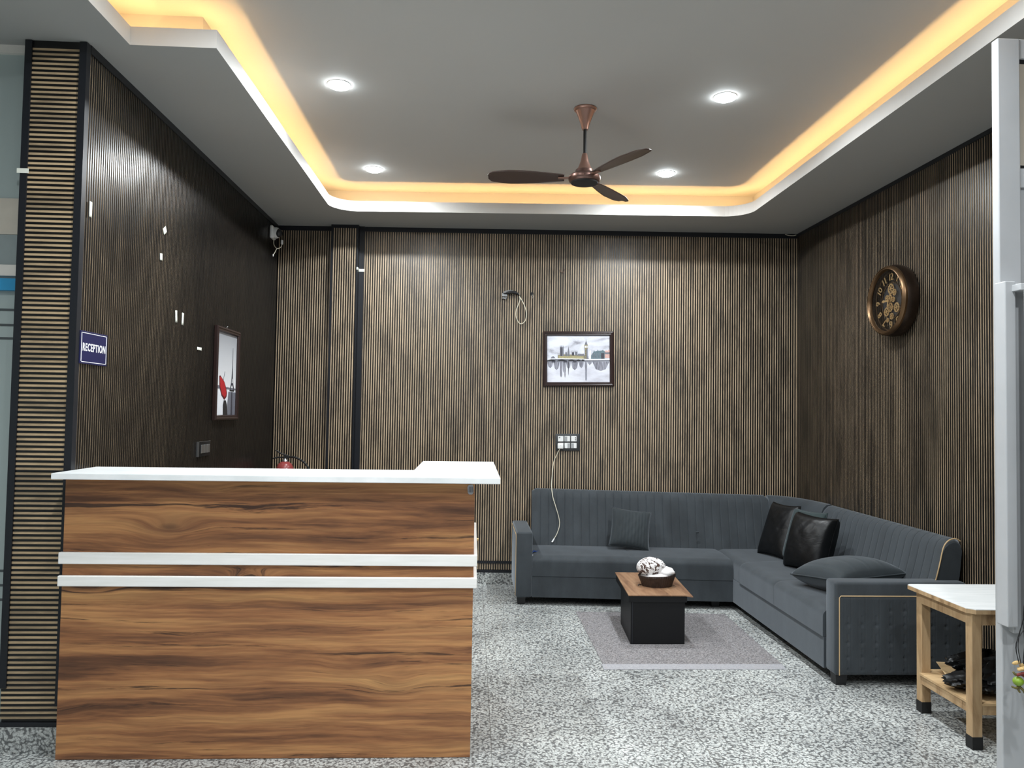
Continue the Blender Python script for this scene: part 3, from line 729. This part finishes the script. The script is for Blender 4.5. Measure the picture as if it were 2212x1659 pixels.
for i, (cx, cy, rx, ry, rz, z_) in enumerate(((-.02, .0, .185, .12, .042, .042), (.05, -.02, .16, .11, .070, .070), (.03, .07, .17, .10, .050, .10))):
    q = B(); r0 = random.Random(i+20); p = [r0.uniform(0, 6) for _ in range(6)]
    def fn(u, v, cx=cx, cy=cy, rx=rx, ry=ry, rz=rz, z_=z_, p=p):
        a = 2*PI*u; t_ = PI*v-PI/2; k_ = 1+.10*math.sin(5*a+p[0])+.07*math.sin(11*a+5*t_+p[1])+.06*math.sin(17*a-9*t_+p[2])
        return (cx+rx*k_*math.cos(t_)*math.cos(a), cy+ry*k_*math.cos(t_)*math.sin(a), max(.002, z_+rz*math.sin(t_)*(1+.18*math.sin(7*a+p[3])+.12*math.sin(13*a+p[4]))))
    q.grid(fn, 90, 26); q.build('bag_fold', 'black_satin', pb, smooth=35)
q = B(); q.tube(smoothpath([(2.375, 3.262, .206), (2.345, 3.248, .203), (2.322, 3.232, .196), (2.318, 3.228, .17), (2.334, 3.228, .12), (2.330, 3.228, .095)], 6), [.0055]*31, 6)
tag(q.build('white_strap', 'white_plastic', smooth=60), 'white strap dangling over the edge of the side table\'s shelf', 'strap')

# ------------------------------------------------------------------ folding steel gate at the right edge
gt = thing('steel_gate', 'grey-white painted steel gate leaf standing at the right edge', 'gate', (2.0, 2.75, 0)); go = (2.0, 2.75, 0)
q = B(); q.rbox(1.963, 2.050, 2.750, 2.787, .004, 2.872, .004, 2); q.build('stile', 'gate_white', gt, go)
for z0, z1 in ((2.795, 2.872), (2.300, 2.375), (.03, .12)):
    q = B(); q.rbox(2.050, 2.60, 2.752, 2.785, z0, z1, .003, 1); q.build('rail', 'gate_white', gt, go)
q = B(); q.box(2.050, 2.60, 2.762, 2.768, 2.386, 2.782); pn = q.build('infill_panel', 'gate_panel', gt, go)
for z0, z1 in ((2.780, 2.796), (2.374, 2.388)):
    q = B(); q.box(2.050, 2.60, 2.760, 2.774, z0, z1); q.build('gasket', 'rubber_black', pn, go)
q = B(); q.box(2.050, 2.60, 2.765, 2.772, .12, 2.30); q.build('infill_panel', 'gate_white', gt, go)
q = B(); q.rbox(1.948, 1.990, 2.700, 2.757, .672, 1.935, .004, 2); q.rbox(1.986, 2.040, 2.722, 2.752, .645, 1.93, .003, 1); q.build('lock_cover', 'gate_white', gt, go)
q = B(); q.rbox(1.975, 2.030, 2.655, 2.72, 1.895, 1.920, .002, 1); q.rbox(1.985, 2.060, 2.610, 2.655, .60, 1.920, .003, 2); q.build('pull_tube', 'gate_white', gt, go, smooth=30)
for z_, x_ in ((1.04, 1.9865), (.995, 1.986), (.93, 1.9865), (.905, 1.9865), (.87, 1.986), (.81, 1.9865), (.73, 1.9865)):
    q = B(); q.ball((0, 0, 0), .0035, sc=(1, .25, 2.2), seg=8); o = q.build('paint_chip', 'rubber_black', gt); o.location = (x_-2.0, 2.6096-2.75, z_)
# lemon-and-chilli charm
ch = thing('hanging_charm', 'lime and dried flower charm hanging on black strings from the gate', 'charm', (1.916, 2.60, .545))
q = B(); q.ball((-.003, 0, -.030), .0165, sc=(1.1, 1, .95)); q.build('lime', 'lime_green', ch, smooth=70)
q = B()
for i in range(7):
    r0 = random.Random(i); q.ball((.012+r0.uniform(-.012, .022), r0.uniform(-.012, .012), .012+r0.uniform(-.016, .030)), .012, sc=(1.35, .7, .5), xf=Matrix.Rotation(r0.uniform(-.5, .5), 4, 'Y'), seg=10)
q.build('dried_flowers', 'dried_flower', ch, smooth=50)
q = B(); q.tube(smoothpath([(.004, -.004, -.002), (.018, -.008, -.012), (.034, -.006, -.034)], 5), .006, 8); q.tube(smoothpath([(-.012, -.004, -.008), (.002, -.012, .0), (.03, -.01, .004)], 5), .005, 8); q.build('dried_petal', 'dried_red', ch, smooth=50)
q = B()
for pts in ([(.0, 0, -.046), (-.014, -.004, -.052), (-.030, -.002, -.046)], [(.0, 0, -.048), (.010, -.004, -.058), (.020, 0, -.072)], [(.002, 0, -.046), (.0, .004, -.060), (.004, 0, -.070)], [(-.004, 0, -.008), (-.018, -.004, -.004), (-.022, 0, .004)]):
    q = B(); q.tube(smoothpath(pts, 5), [.0045]*6+[.0035]*4+[.001], 7); q.build('chilli', 'dried_chilli', ch, smooth=50)
q = B()
for i in range(9):
    r0 = random.Random(i+50); x0 = .012+r0.uniform(-.012, .03); q.tube(smoothpath([(x0*.7, r0.uniform(-.006, .006), .03), (x0+r0.uniform(-.012, .012), r0.uniform(-.01, .01), .10), (.022+r0.uniform(-.006, .01), 0, .18+r0.uniform(-.03, .06)), (.028, .0, .28)], 5), .0014, 5)
q.build('string', 'rubber_black', ch, smooth=60)

# ------------------------------------------------------------------ things on the left wall (x = XL)
def tape(loc_y, loc_z, w_, h_, rot, label, x=XL+.0012):
    q = B(); xf = Matrix.Translation((0, loc_y, loc_z)) @ Matrix.Rotation(rot, 4, 'X')
    q.grid(lambda u, v: xf @ Vector((.0006+.0012*math.sin(PI*u), (u-.5)*w_, (v-.5)*h_)), 4, 4)
    off_ = (0, loc_y, loc_z); o = q.build('tape_strip', 'masking_tape', off=off_, smooth=60); o.location = (x, loc_y, loc_z); o.modifiers.new('t', 'SOLIDIFY').thickness = .001
    return tag(o, label, 'tape', 'white tape scraps stuck on the left wall')
tape(3.338, 2.262, .022, .066, 0, 'long cream tape strip beside the pillar edge, high on the left wall', XL+.007)
tape(4.135, 2.362, .042, .034, .6, 'short slanted white tape scrap, highest one in the middle of the left wall')
tape(4.10, 2.212, .030, .036, .1, 'small upright white tape scrap above the pair of strips on the left wall')
tape(4.33, 1.925, .026, .066, .12, 'left strip of the pair of upright white tape strips')
tape(4.425, 1.922, .026, .070, -.05, 'right strip of the pair of upright white tape strips')
tape(4.705, 1.775, .075, .018, 0, 'small level white tape scrap left of the boat picture')
q = B(); q.box(-1.922, -1.874, 3.261, 3.2625, 2.388, 2.408); tag(q.build('tape_strip', 'masking_tape'), 'white tape wrapped on the black left edge of the slatted pillar', 'tape')
q = B(); xf = XB; q.box(-.985, -.926, -.0235, -.0215, 2.578, 2.600, 0, xf); q.box(-.985, -.970, -.077, -.0215, 2.585, 2.606, 0, xf); tag(q.build('tape_strip', 'masking_tape'), 'white tape across the black edge of the back-wall column', 'tape')

sg = thing('reception_sign', 'square navy RECEPTION sign on the left wall beside the pillar', 'sign', (XL+.001, 3.412, 1.668))
q = B(); q.rbox(0, .006, -.118, .118, -.070, .070, .001, 1); q.build('board', 'navy_sign', sg)
q = B()
for a in ((-.111, .111, .0605, .063), (-.111, .111, -.063, -.0605)): q.box(.006, .0066, a[0], a[1], a[2], a[3])
for a in ((-.111, -.107), (.107, .111)): q.box(.006, .0066, a[0], a[1], -.063, .063)
q.build('border', 'sign_white', sg)
vs, fs = text_mesh('RECEPTION', .052, .0003, .0010, 1.14)
wv = max(v.x for v in vs)-min(v.x for v in vs); sc = .198/wv
q = B(); q.add([(.0068+v.z, v.x*sc, v.y*sc*1.35) for v in vs], fs); q.build('lettering', 'sign_white', sg)

# frame helper: frame in local xz plane facing -y
def frame(parent, w_, h_, fw, dep, mat='frame_brown'):
    q = B(); o_ = [(-w_/2, -h_/2), (w_/2, -h_/2), (w_/2, h_/2), (-w_/2, h_/2)]
    prof_ = [(0, 0), (0, dep*.7), (.004, dep*.9), (fw*.35, dep), (fw*.55, dep*.8), (fw*.8, dep*.85), (fw, dep*.45), (fw, 0)]
    n_ = len(prof_); vs = []
    for sx, sz in ((-1, -1), (1, -1), (1, 1), (-1, 1)):
        for t_, d in prof_: vs.append((sx*(w_/2-t_), -d, sz*(h_/2-t_)))
    fs = [(i*n_+j, ((i+1) % 4)*n_+j, ((i+1) % 4)*n_+j+1, i*n_+j+1) for i in range(4) for j in range(n_-1)]
    q.add(vs, fs); return q.build('frame', mat, parent)

# boat picture on the left wall: width along +y, faces +x  -> local -y must face +x : rotate +90deg about z
bp = thing('framed_picture', 'tall dark-framed picture of a red boat and tower on the left wall', 'picture', (XL+.002, 5.198, 1.645), (0, 0, PI/2))
PW, PH = .475, .610; frame(bp, PW, PH, .034, .026)
iw, ih = PW-.064, PH-.064
names = ['print_mist', 'print_mid', 'print_dark', 'print_red', 'print_red_dark', 'print_black', 'print_white']
q = B(); q.box(-iw/2, iw/2, -.008, -.001, -ih/2, ih/2, 0)
def flat(q, pts, mi, lv): q.prism([(iw*(p[0]-.5), ih*(p[1]-.5)) for p in pts], -.008-.00025*lv, -.008, mi, None, 'y')
flat(q, [(0, 0), (1, 0), (1, .30), (0, .30)], 6, 1)
flat(q, [(.55, 0), (1, 0), (1, .285), (.62, .29)], 1, 2)
flat(q, [(0, .335), (.05, .35), (.14, .36), (.2, .335), (.45, .33), (.5, .345), (1, .335), (1, .315), (0, .318)], 1, 3)
T = .80
flat(q, [(T-.11, .315), (T-.065, .315), (T-.03, .37), (T+.03, .37), (T+.065, .315), (T+.12, .315), (T+.055, .40), (T+.035, .46), (T+.012, .62), (T+.008, .80), (T, .84), (T-.008, .80), (T-.012, .62), (T-.035, .46), (T-.055, .40)], 2, 4)
flat(q, [(T-.025, .40), (T+.025, .40), (T+.01, .455), (T-.01, .455)], 0, 5)
flat(q, [(T-.12, .315), (T-.12, .295), (T+.12, .295), (T+.12, .315)], 5, 5)
flat(q, [(T-.04, .0), (T+.05, .0), (T+.03, .29), (T-.03, .29)], 2, 3)
flat(q, [(.15, .47), (.20, .475), (.40, .405), (.50, .33), (.55, .27), (.53, .225), (.42, .185), (.28, .235), (.17, .34)], 4, 6)
flat(q, [(.18, .455), (.22, .465), (.40, .395), (.48, .32), (.52, .262), (.45, .215), (.30, .25), (.20, .345)], 3, 7)
flat(q, [(.37, .0), (.60, .0), (.56, .13), (.50, .18), (.40, .18), (.36, .12)], 5, 4)
flat(q, [(.33, .40), (.345, .40), (.42, .53), (.41, .53)], 2, 5)
flat(q, [(0, .10), (.03, .12), (.05, .17), (.03, .21), (0, .22)], 2, 4)
q.build('print', names, bp)
q = B(); q.box(-.012, .012, -.004, 0, PH/2, PH/2+.012); q.ball((0, -.006, PH/2+.014), .004, seg=8); q.build('hanger', 'silver', bp)

# skyline picture on the back wall
bb = thing('framed_picture', 'dark-framed picture of a river skyline with clock tower on the back wall', 'picture', (.874, yb(.874)-.003, 1.878), (0, -.017, ang_b))
PW, PH = .592, .460; frame(bb, PW, PH, .036, .024)
iw, ih = PW-.068, PH-.068
names = ['print_sky', 'print_water', 'print_dark', 'print_mid', 'print_stone', 'print_gold', 'print_teal', 'print_pink', 'print_white', 'print_reflection', 'print_black']
q = B(); q.box(-iw/2, iw/2, -.008, -.001, -ih/2, ih/2, 0)
flat(q, [(0, 0), (1, 0), (1, .44), (0, .44)], 1, 1)
H0 = .455
# reflections
for x0, x1, d in ((.0, .10, .30), (.10, .2, .26), (.2, .245, .10), (.245, .27, .20), (.27, .30, .09), (.33, .35, .14), (.38, .50, .26), (.50, .59, .30), (.60, .64, .02), (.72, .99, .24), (.3, .38, .28), (.64, .72, .36)):
    flat(q, [(x0, .44), (x1, .44), (x1-(x1-x0)*.2, d+.04), ((x0+x1)/2, d), (x0+(x1-x0)*.2, d+.04)], 9, 2)
flat(q, [(0, .435), (.30, .44), (1, .445), (1, .455), (0, .45)], 3, 3)
flat(q, [(0, .47), (.05, .49), (.07, .54), (.10, .56), (.13, .52), (.18, .50), (.30, .52), (1, .50), (1, .455), (0, .455)], 3, 3)
# palace body
flat(q, [(.17, .50), (.60, .50), (.60, .585), (.47, .585), (.30, .60), (.17, .58)], 4, 4)
flat(q, [(.19, .51), (.58, .50), (.58, .55), (.19, .56)], 5, 5)
def tower(x0, x1, z0, z1, mi, lv, spikes=2, sh=.04):
    flat(q, [(x0, z0), (x1, z0), (x1, z1), (x0, z1)], mi, lv)
    for i in range(spikes):
        a = x0+(x1-x0)*i/max(1, spikes-1)*.82; flat(q, [(a, z1), (a+(x1-x0)*.18, z1), (a+(x1-x0)*.09, z1+sh)], mi, lv)
tower(.205, .265, .56, .745, 3, 5, 4, .05); tower(.215, .235, .56, .74, 2, 6, 2, .03)
flat(q, [(.325, .56), (.36, .56), (.355, .66), (.346, .74), (.343, .78), (.338, .74), (.330, .66)], 3, 5)
tower(.29, .32, .56, .64, 3, 5, 2, .02); tower(.395, .43, .57, .64, 2, 5, 2, .02); tower(.445, .485, .57, .65, 3, 6, 2, .03); tower(.49, .59, .565, .60, 3, 5, 5, .015)
# clock tower
flat(q, [(.598, .49), (.648, .49), (.646, .79), (.600, .79)], 3, 6); flat(q, [(.606, .50), (.628, .50), (.628, .72), (.606, .72)], 4, 7)
flat(q, [(.596, .72), (.650, .72), (.650, .80), (.596, .80)], 4, 7); flat(q, [(.603, .735), (.622, .735), (.622, .775), (.603, .775)], 8, 8); flat(q, [(.630, .735), (.645, .735), (.645, .775), (.630, .775)], 8, 8)
flat(q, [(.598, .80), (.648, .80), (.635, .845), (.627, .875), (.623, .92), (.619, .875), (.611, .845)], 3, 7)
for i in range(5): flat(q, [(.606, .53+i*.038), (.628, .53+i*.038), (.628, .538+i*.038), (.606, .538+i*.038)], 2, 8)
# right bank
flat(q, [(.665, .50), (.68, .68), (.70, .68), (.70, .50)], 8, 4)
flat(q, [(.70, .49), (.70, .56), (.74, .65), (.75, .69), (.76, .655), (.80, .67), (.81, .70), (.82, .67), (.88, .68), (.89, .70), (.90, .675), (.92, .67), (.92, .49)], 6, 4)
flat(q, [(.86, .50), (.91, .50), (.91, .62), (.86, .62)], 2, 5)
flat(q, [(.92, .52), (1, .52), (1, .67), (.98, .70), (.96, .66), (.94, .69), (.92, .65)], 7, 5); flat(q, [(.92, .60), (1, .60), (1, .64), (.92, .64)], 3, 6)
for i in range(7): flat(q, [(.725+i*.027, .51), (.733+i*.027, .51), (.733+i*.027, .63), (.725+i*.027, .63)], 3, 5)
flat(q, [(.60, .47), (1, .475), (1, .50), (.60, .495)], 8, 6); flat(q, [(.62, .46), (1, .465), (1, .475), (.62, .47)], 3, 7)
# bridge
flat(q, [(0, .50), (.15, .515), (.60, .50), (.60, .485), (.15, .495), (0, .48)], 8, 7)
for x0, x1 in ((.0, .14), (.16, .31), (.33, .45), (.46, .54), (.545, .595)):
    n_ = 8; top = [(x0+(x1-x0)*i/n_, .455+.035*math.sin(PI*i/n_)) for i in range(n_+1)]; flat(q, top+[(x1, .452), (x0, .452)], 10, 8)
for x_ in (.10, .29, .44): flat(q, [(x_-.03, .425), (x_+.03, .425), (x_+.025, .47), (x_-.025, .47)], 2, 8)
q.build('print', names, bb)

# small switch plate on the left wall
sp_ = thing('switch_plate', 'small black switch plate with silver switches on the left wall', 'switch', (XL+.001, 4.815, 1.167), (0, 0, PI/2))
q = B(); q.rbox(-.105, .105, -.012, 0, -.046, .046, .003, 2); q.build('plate', 'black_paint', sp_, smooth=30)
q = B(); q.box(-.106, -.103, -.014, 0, -.046, .046); q.box(-.106, .1, -.013, -.010, .044, .0465); q.build('edge_trim', 'silver', sp_)
for i in range(3):
    q = B(); q.rbox(-.072+i*.052, -.026+i*.052, -.018, -.012, -.026, .026, .002, 1); q.build('switch', 'silver', sp_)

# CCTV camera in the corner
cc = thing('cctv_camera', 'white dome security camera high in the back left corner', 'security camera', (XL+.002, 6.235, 2.845))
q = B(); q.rbox(0, .028, -.055, .055, -.052, .052, .012, 3); q.build('bracket', 'white_plastic', cc, smooth=50)
q = B(); q.lathe([(.044, 0), (.046, .018), (.040, .034), (.0, .036)], 28, 0, Matrix.Translation((.026, 0, 0)) @ Matrix.Rotation(PI/2, 4, 'Y')); q.build('housing', 'white_plastic', cc, smooth=50)
q = B(); q.ball((.060, -.010, -.004), .034, seg=20); q.build('lens_ball', 'dark_plastic', cc, smooth=70)
q = B(); q.tube(smoothpath([(.03, -.02, -.045), (.032, -.03, -.10), (.060, -.04, -.135), (.085, -.02, -.12), (.092, -.01, -.09)], 7), .0035, 6); q.tube(smoothpath([(.060, -.04, -.133), (.048, -.045, -.165), (.035, -.045, -.19)], 6), .003, 6)
q.build('cable', 'cream_cable', cc, smooth=60)
q = B(); q.rbox(.084, .100, -.020, .0, -.095, -.060, .004, 2); q.build('connector', 'white_plastic', cc, smooth=50)
q = B(); q.ball((.033, -.045, -.192), .007, sc=(.7, .7, 1.6), seg=10); q.build('connector', 'white_plastic', cc, smooth=50)

# fire extinguisher on the back wall behind the counter
ex = thing('fire_extinguisher', 'red fire extinguisher with black hose behind the counter', 'fire extinguisher', (-1.497, 6.24, .46))
q = B(); q.lathe([(0, 0), (.062, 0), (.067, .01), (.068, .46), (.066, .49), (.056, .515), (.036, .533), (.018, .540), (.018, .552)], 36); q.build('cylinder', 'extinguisher_red', ex, smooth=40)
q = B(); q.lathe([(.019, .538), (.024, .540), (.020, .552), (.012, .562), (.0, .563)], 20); q.build('collar', 'silver', ex, smooth=40)
q = B(); q.rbox(-.012, .030, -.012, .012, .560, .590, .003, 1); q.tube([(.01, 0, .588), (-.03, -.004, .600), (-.075, -.006, .628)], .006, 6); q.tube([(.0, 0, .572), (-.05, -.004, .572), (-.095, -.006, .562)], .006, 6); q.build('valve_handle', 'rubber_black', ex, smooth=40)
q = B(); q.tube(smoothpath([(.03, 0, .575), (.08, -.01, .572), (.14, -.02, .545), (.185, -.025, .50), (.205, -.025, .44), (.205, -.02, .30), (.16, -.01, .12)], 8), .008, 8); q.build('hose', 'rubber_black', ex, smooth=60)
q = B()
for i in range(6):
    r0 = random.Random(i+3); a0 = -1.35+i*.16
    q.grid(lambda u, v, a0=a0, i=i: (.0688*math.cos(a0+u*.12), .0688*math.sin(a0+u*.12), .455+(.025+.006*math.sin(i*2.1))*v+.004*math.sin(i)), 3, 1)
q.build('label', 'sign_white', ex, label='white lettering patch')
q = B(); q.lathe([(.020, .515), (.0205, .515)], 4); 

# ------------------------------------------------------------------ back wall fixtures
def on_back(x, z): return (x, yb(x)-.001, z)
sk = thing('switch_board', 'grey six-gang switchboard with white sockets above the sofa', 'switch', on_back(.793, 1.182), (0, -.017, ang_b))
q = B(); q.rbox(-.102, .102, -.012, 0, -.070, .070, .003, 2); q.build('plate', 'switch_plate', sk, smooth=30)
for i in range(3):
    for j in range(2):
        x0 = -.080+i*.0545; z0 = -.050+j*.0565
        q = B(); q.rbox(x0, x0+.046, -.017, -.011, z0, z0+.044, .002, 1); mod = q.build('module', 'white_plastic', sk)
        q = B()
        if (i, j) == (0, 1): q.box(x0+.008, x0+.012, -.018, -.0165, z0+.026, z0+.038); q.box(x0+.014, x0+.018, -.018, -.0165, z0+.030, z0+.040); q.build('socket_hole', 'rubber_black', mod)
        elif (i, j) == (2, 1):
            for k_ in (.010, .026): q.ball((x0+.036, -.017, z0+k_+.004), .0045, seg=8)
            q.build('socket_hole', 'rubber_black', mod)
        elif (i, j) == (0, 0): pass
        else: q.box(x0+(.002 if (i, j) != (1, 0) else .024), x0+(.022 if (i, j) != (1, 0) else .044), -.0178, -.0165, z0+.003, z0+.041); q.build('rocker', 'grey_plastic', mod)
cg = thing('phone_charger', 'white phone charger with thin cable hanging down to the sofa', 'charger', on_back(.735, 1.15), (0, 0, ang_b))
q = B(); q.rbox(-.026, .022, -.047, -.018, -.022, .022, .006, 3); q.ball((-.002, -.047, .006), .003, seg=8); q.build('plug', 'white_plastic', cg, smooth=40)
wp = [(-.006, -.035, -.02), (-.030, -.03, -.07), (-.056, -.03, -.135), (-.068, -.05, -.24), (-.074, -.085, -.310), (-.075, -.125, -.332), (-.074, -.165, -.362), (-.066, -.194, -.410), (-.044, -.208, -.48), (-.020, -.222, -.56), (-.014, -.238, -.62), (-.034, -.256, -.685), (-.060, -.272, -.728)]
q = B(); q.tube(smoothpath(wp, 6), .0032, 6); q.build('cable', 'cream_cable', cg, smooth=60)
q = B(); q.tube([(-.056, -.270, -.722), (-.068, -.277, -.742), (-.076, -.281, -.750)], [.005, .0065, .0055], 8); q.build('cable_tip', 'white_plastic', cg, smooth=50)

br = thing('wall_bracket', 'broken black and silver wall bracket with wires on the back wall', 'bracket', on_back(.30, 2.412), (0, 0, ang_b))
q = B(); q.tube(smoothpath([(-.062, -.012, .0), (-.02, -.025, .008), (.02, -.03, .012), (.05, -.025, .004), (.066, -.012, -.008)], 5), [.010]*4+[.014]*12+[.008]*5, 8); q.build('arm', 'rubber_black', br, smooth=50)
q = B(); q.box(-.072, -.028, -.022, -.004, -.022, .004); q.box(-.072, -.040, -.026, -.004, -.040, -.032); q.build('plate', 'silver', br)
q = B()
for i in range(4): q.tube(smoothpath([(-.06, -.02, .005+i*.004), (-.01, -.035-.003*i, .018+i*.003), (.035, -.03, .018), (.078, -.012, -.004)], 5), .0016, 5)
q.tube([(-.072, -.02, -.036), (-.04, -.02, -.045), (-.033, -.02, -.030)], .003, 6); q.build('loose_wire', 'grey_plastic', br, smooth=60)
lp = thing('cable_loop', 'cream cable hanging in a long loop from the broken wall bracket', 'cable', on_back(.385, 2.395), (0, 0, ang_b))
q = B(); q.tube(smoothpath([(-.012, -.012, .0), (-.006, -.014, -.030), (-.020, -.016, -.075), (-.036, -.016, -.12), (-.036, -.016, -.175), (-.014, -.016, -.222), (.012, -.016, -.232), (.040, -.016, -.205), (.050, -.016, -.150), (.036, -.015, -.09), (.010, -.013, -.035), (-.012, -.012, .0)], 6), .0036, 6); q.build('cable', 'cream_cable', lp, smooth=60)
q = B(XB @ Matrix.Translation((.482, 0, 2.40))); q.prism([(.012*math.cos(a), .02+.016*math.sin(a)) for a in [i*PI/8 for i in range(16)]], -.0025, .004, 0, q.xf, 'y')
q.tube([Vector((.0, -.003, .012)), Vector((.006, -.006, -.004)), Vector((.002, -.004, -.020))], .0015, 5, 1); tag(q.build('cable_hole', ['rubber_black', 'grey_plastic']), 'small black cable hole right of the broken bracket', 'cable hole')
q = B(XB @ Matrix.Translation((.731, 0, 2.615))); q.tube(smoothpath([(-.018, -.004, .014), (-.012, -.006, -.006), (.0, -.006, -.012), (.014, -.006, -.004), (.018, -.004, .016)], 5), .002, 5); q.tube([(0, -.005, -.01), (0, -.005, -.024)], .002, 5)
tag(q.build('wire_hook', 'copper_dark'), 'tiny copper wire hook above the skyline picture', 'hook')

# ------------------------------------------------------------------ gear clock on the right wall (faces -x)
ck = thing('wall_clock', 'round bronze gear wall clock on the right wall', 'clock', (XR-.001, 4.70, 2.170), (0, 0, -PI/2))
# local frame: -y faces the room, x to the viewer's right, z up
def RX(): return Matrix.Rotation(PI/2, 4, 'X')       # lathe axis z -> -y
q = B(); q.lathe([(.205, .0), (.222, .004), (.228, .03), (.226, .060), (.218, .075), (.216, .08)], 64, 0, RX(), cap=False); q.build('case', 'bronze_dark', ck, smooth=40)
q = B(); q.lathe([(.218, .074), (.221, .088), (.214, .100), (.208, .104), (.204, .099), (.200, .101), (.194, .095), (.192, .080)], 64, 0, RX(), cap=False); q.build('bezel', 'antique_bronze', ck, smooth=40)
q = B(); q.lathe([(.0, .086), (.192, .086)], 64, 0, RX(), cap=False); q.build('glass', 'clear_glass', ck)
q = B(); q.lathe([(.0, .040), (.113, .040), (.115, .044), (.113, .048), (.0, .048)], 48, 0, RX()); q.build('centre_plate', 'dial_dark', ck, smooth=30)
q = B()
for r0, r1 in ((.113, .117), (.184, .190)): q.lathe([(r0, .052), (r1, .052), (r1, .056), (r0, .056), (r0, .052)], 64, 0, RX(), cap=False)
q.build('chapter_ring', 'antique_bronze', ck)
for h in range(1, 13):
    a = PI/2-h*PI/6; vs, fs = text_mesh(str(h), .066, .002, .0, .8)
    xf = Matrix.Translation((.151*math.cos(a), -.058, .151*math.sin(a))) @ Matrix.Rotation(-(PI/2-a), 4, 'Y')*1.0 if False else Matrix.Translation((.151*math.cos(a), -.058, .151*math.sin(a))) @ Matrix.Rotation((PI/2-a), 4, 'Y')
    q = B(); q.add([(v.x, -v.z, v.y) for v in vs], fs, 0, xf); q.build('numeral', 'brass', ck)
def gear(x, z, r, teeth, yy):
    q = B(); pts = []
    for i in range(teeth*4):
        a = 2*PI*i/(teeth*4); rr = r if (i % 4) < 2 else r*.86; pts.append((rr*math.cos(a), rr*math.sin(a)))
    n_ = len(pts); ri = r*.70
    vs = [(p[0], 0, p[1]) for p in pts]+[(ri*math.cos(2*PI*i/n_), 0, ri*math.sin(2*PI*i/n_)) for i in range(n_)]
    vs2 = [(v_[0], -.004, v_[2]) for v_ in vs]; N = 2*n_
    fs = [(i, (i+1) % n_, n_+(i+1) % n_, n_+i) for i in range(n_)]+[(N+i, N+(i+1) % n_, N+n_+(i+1) % n_, N+n_+i) for i in range(n_)]+[(i, (i+1) % n_, N+(i+1) % n_, N+i) for i in range(n_)]+[(n_+i, n_+(i+1) % n_, N+n_+(i+1) % n_, N+n_+i) for i in range(n_)]
    xf = Matrix.Translation((x, -yy, z)); q.add(vs+vs2, fs, 0, xf)
    for k_ in range(3):
        q.box(-ri, ri, -.004, 0, -r*.07, r*.07, 0, xf @ Matrix.Rotation(k_*PI/3, 4, 'Y'))
    q.lathe([(0, 0), (r*.22, 0), (r*.22, .006), (0, .006)], 12, 0, xf @ RX()); q.build('gear', 'brass', ck)
for g_ in ((.0, .072, .042, 18, .046), (.045, .045, .026, 12, .050), (.0, .014, .032, 14, .053), (-.042, .020, .026, 12, .047), (.0, -.040, .036, 16, .050), (.062, -.048, .038, 18, .046), (-.048, -.062, .036, 16, .046), (.012, -.095, .026, 12, .048), (-.03, -.115, .018, 10, .050), (.030, .004, .022, 10, .048)):
    gear(g_[0]*1.05, g_[1]*1.05, g_[2]*.84, g_[3], g_[4]+.010)
q = B(); q.prism([(-.005, -.006), (-.006, .05), (-.010, .062), (0, .085), (.010, .062), (.006, .05), (.005, -.006)], -.074, -.072, 0, Matrix.Rotation(rd(-88), 4, 'Y'), 'y'); q.build('minute_hand', 'brass', ck)
q = B(); q.prism([(-.005, -.006), (-.006, .032), (0, .05), (.006, .032), (.005, -.006)], -.078, -.076, 0, Matrix.Rotation(rd(-165), 4, 'Y'), 'y'); q.build('hour_hand', 'brass', ck)

# short loose wire at the ceiling corner
q = B(XB); q.tube(smoothpath([(2.598, -.012, 2.953), (2.63, -.014, 2.945), (2.665, -.014, 2.944), (2.690, -.012, 2.950)], 5), .003, 5); tag(q.build('loose_wire', 'cream_cable', smooth=60), 'short loose cream wire end at the ceiling in the back right corner', 'wire')
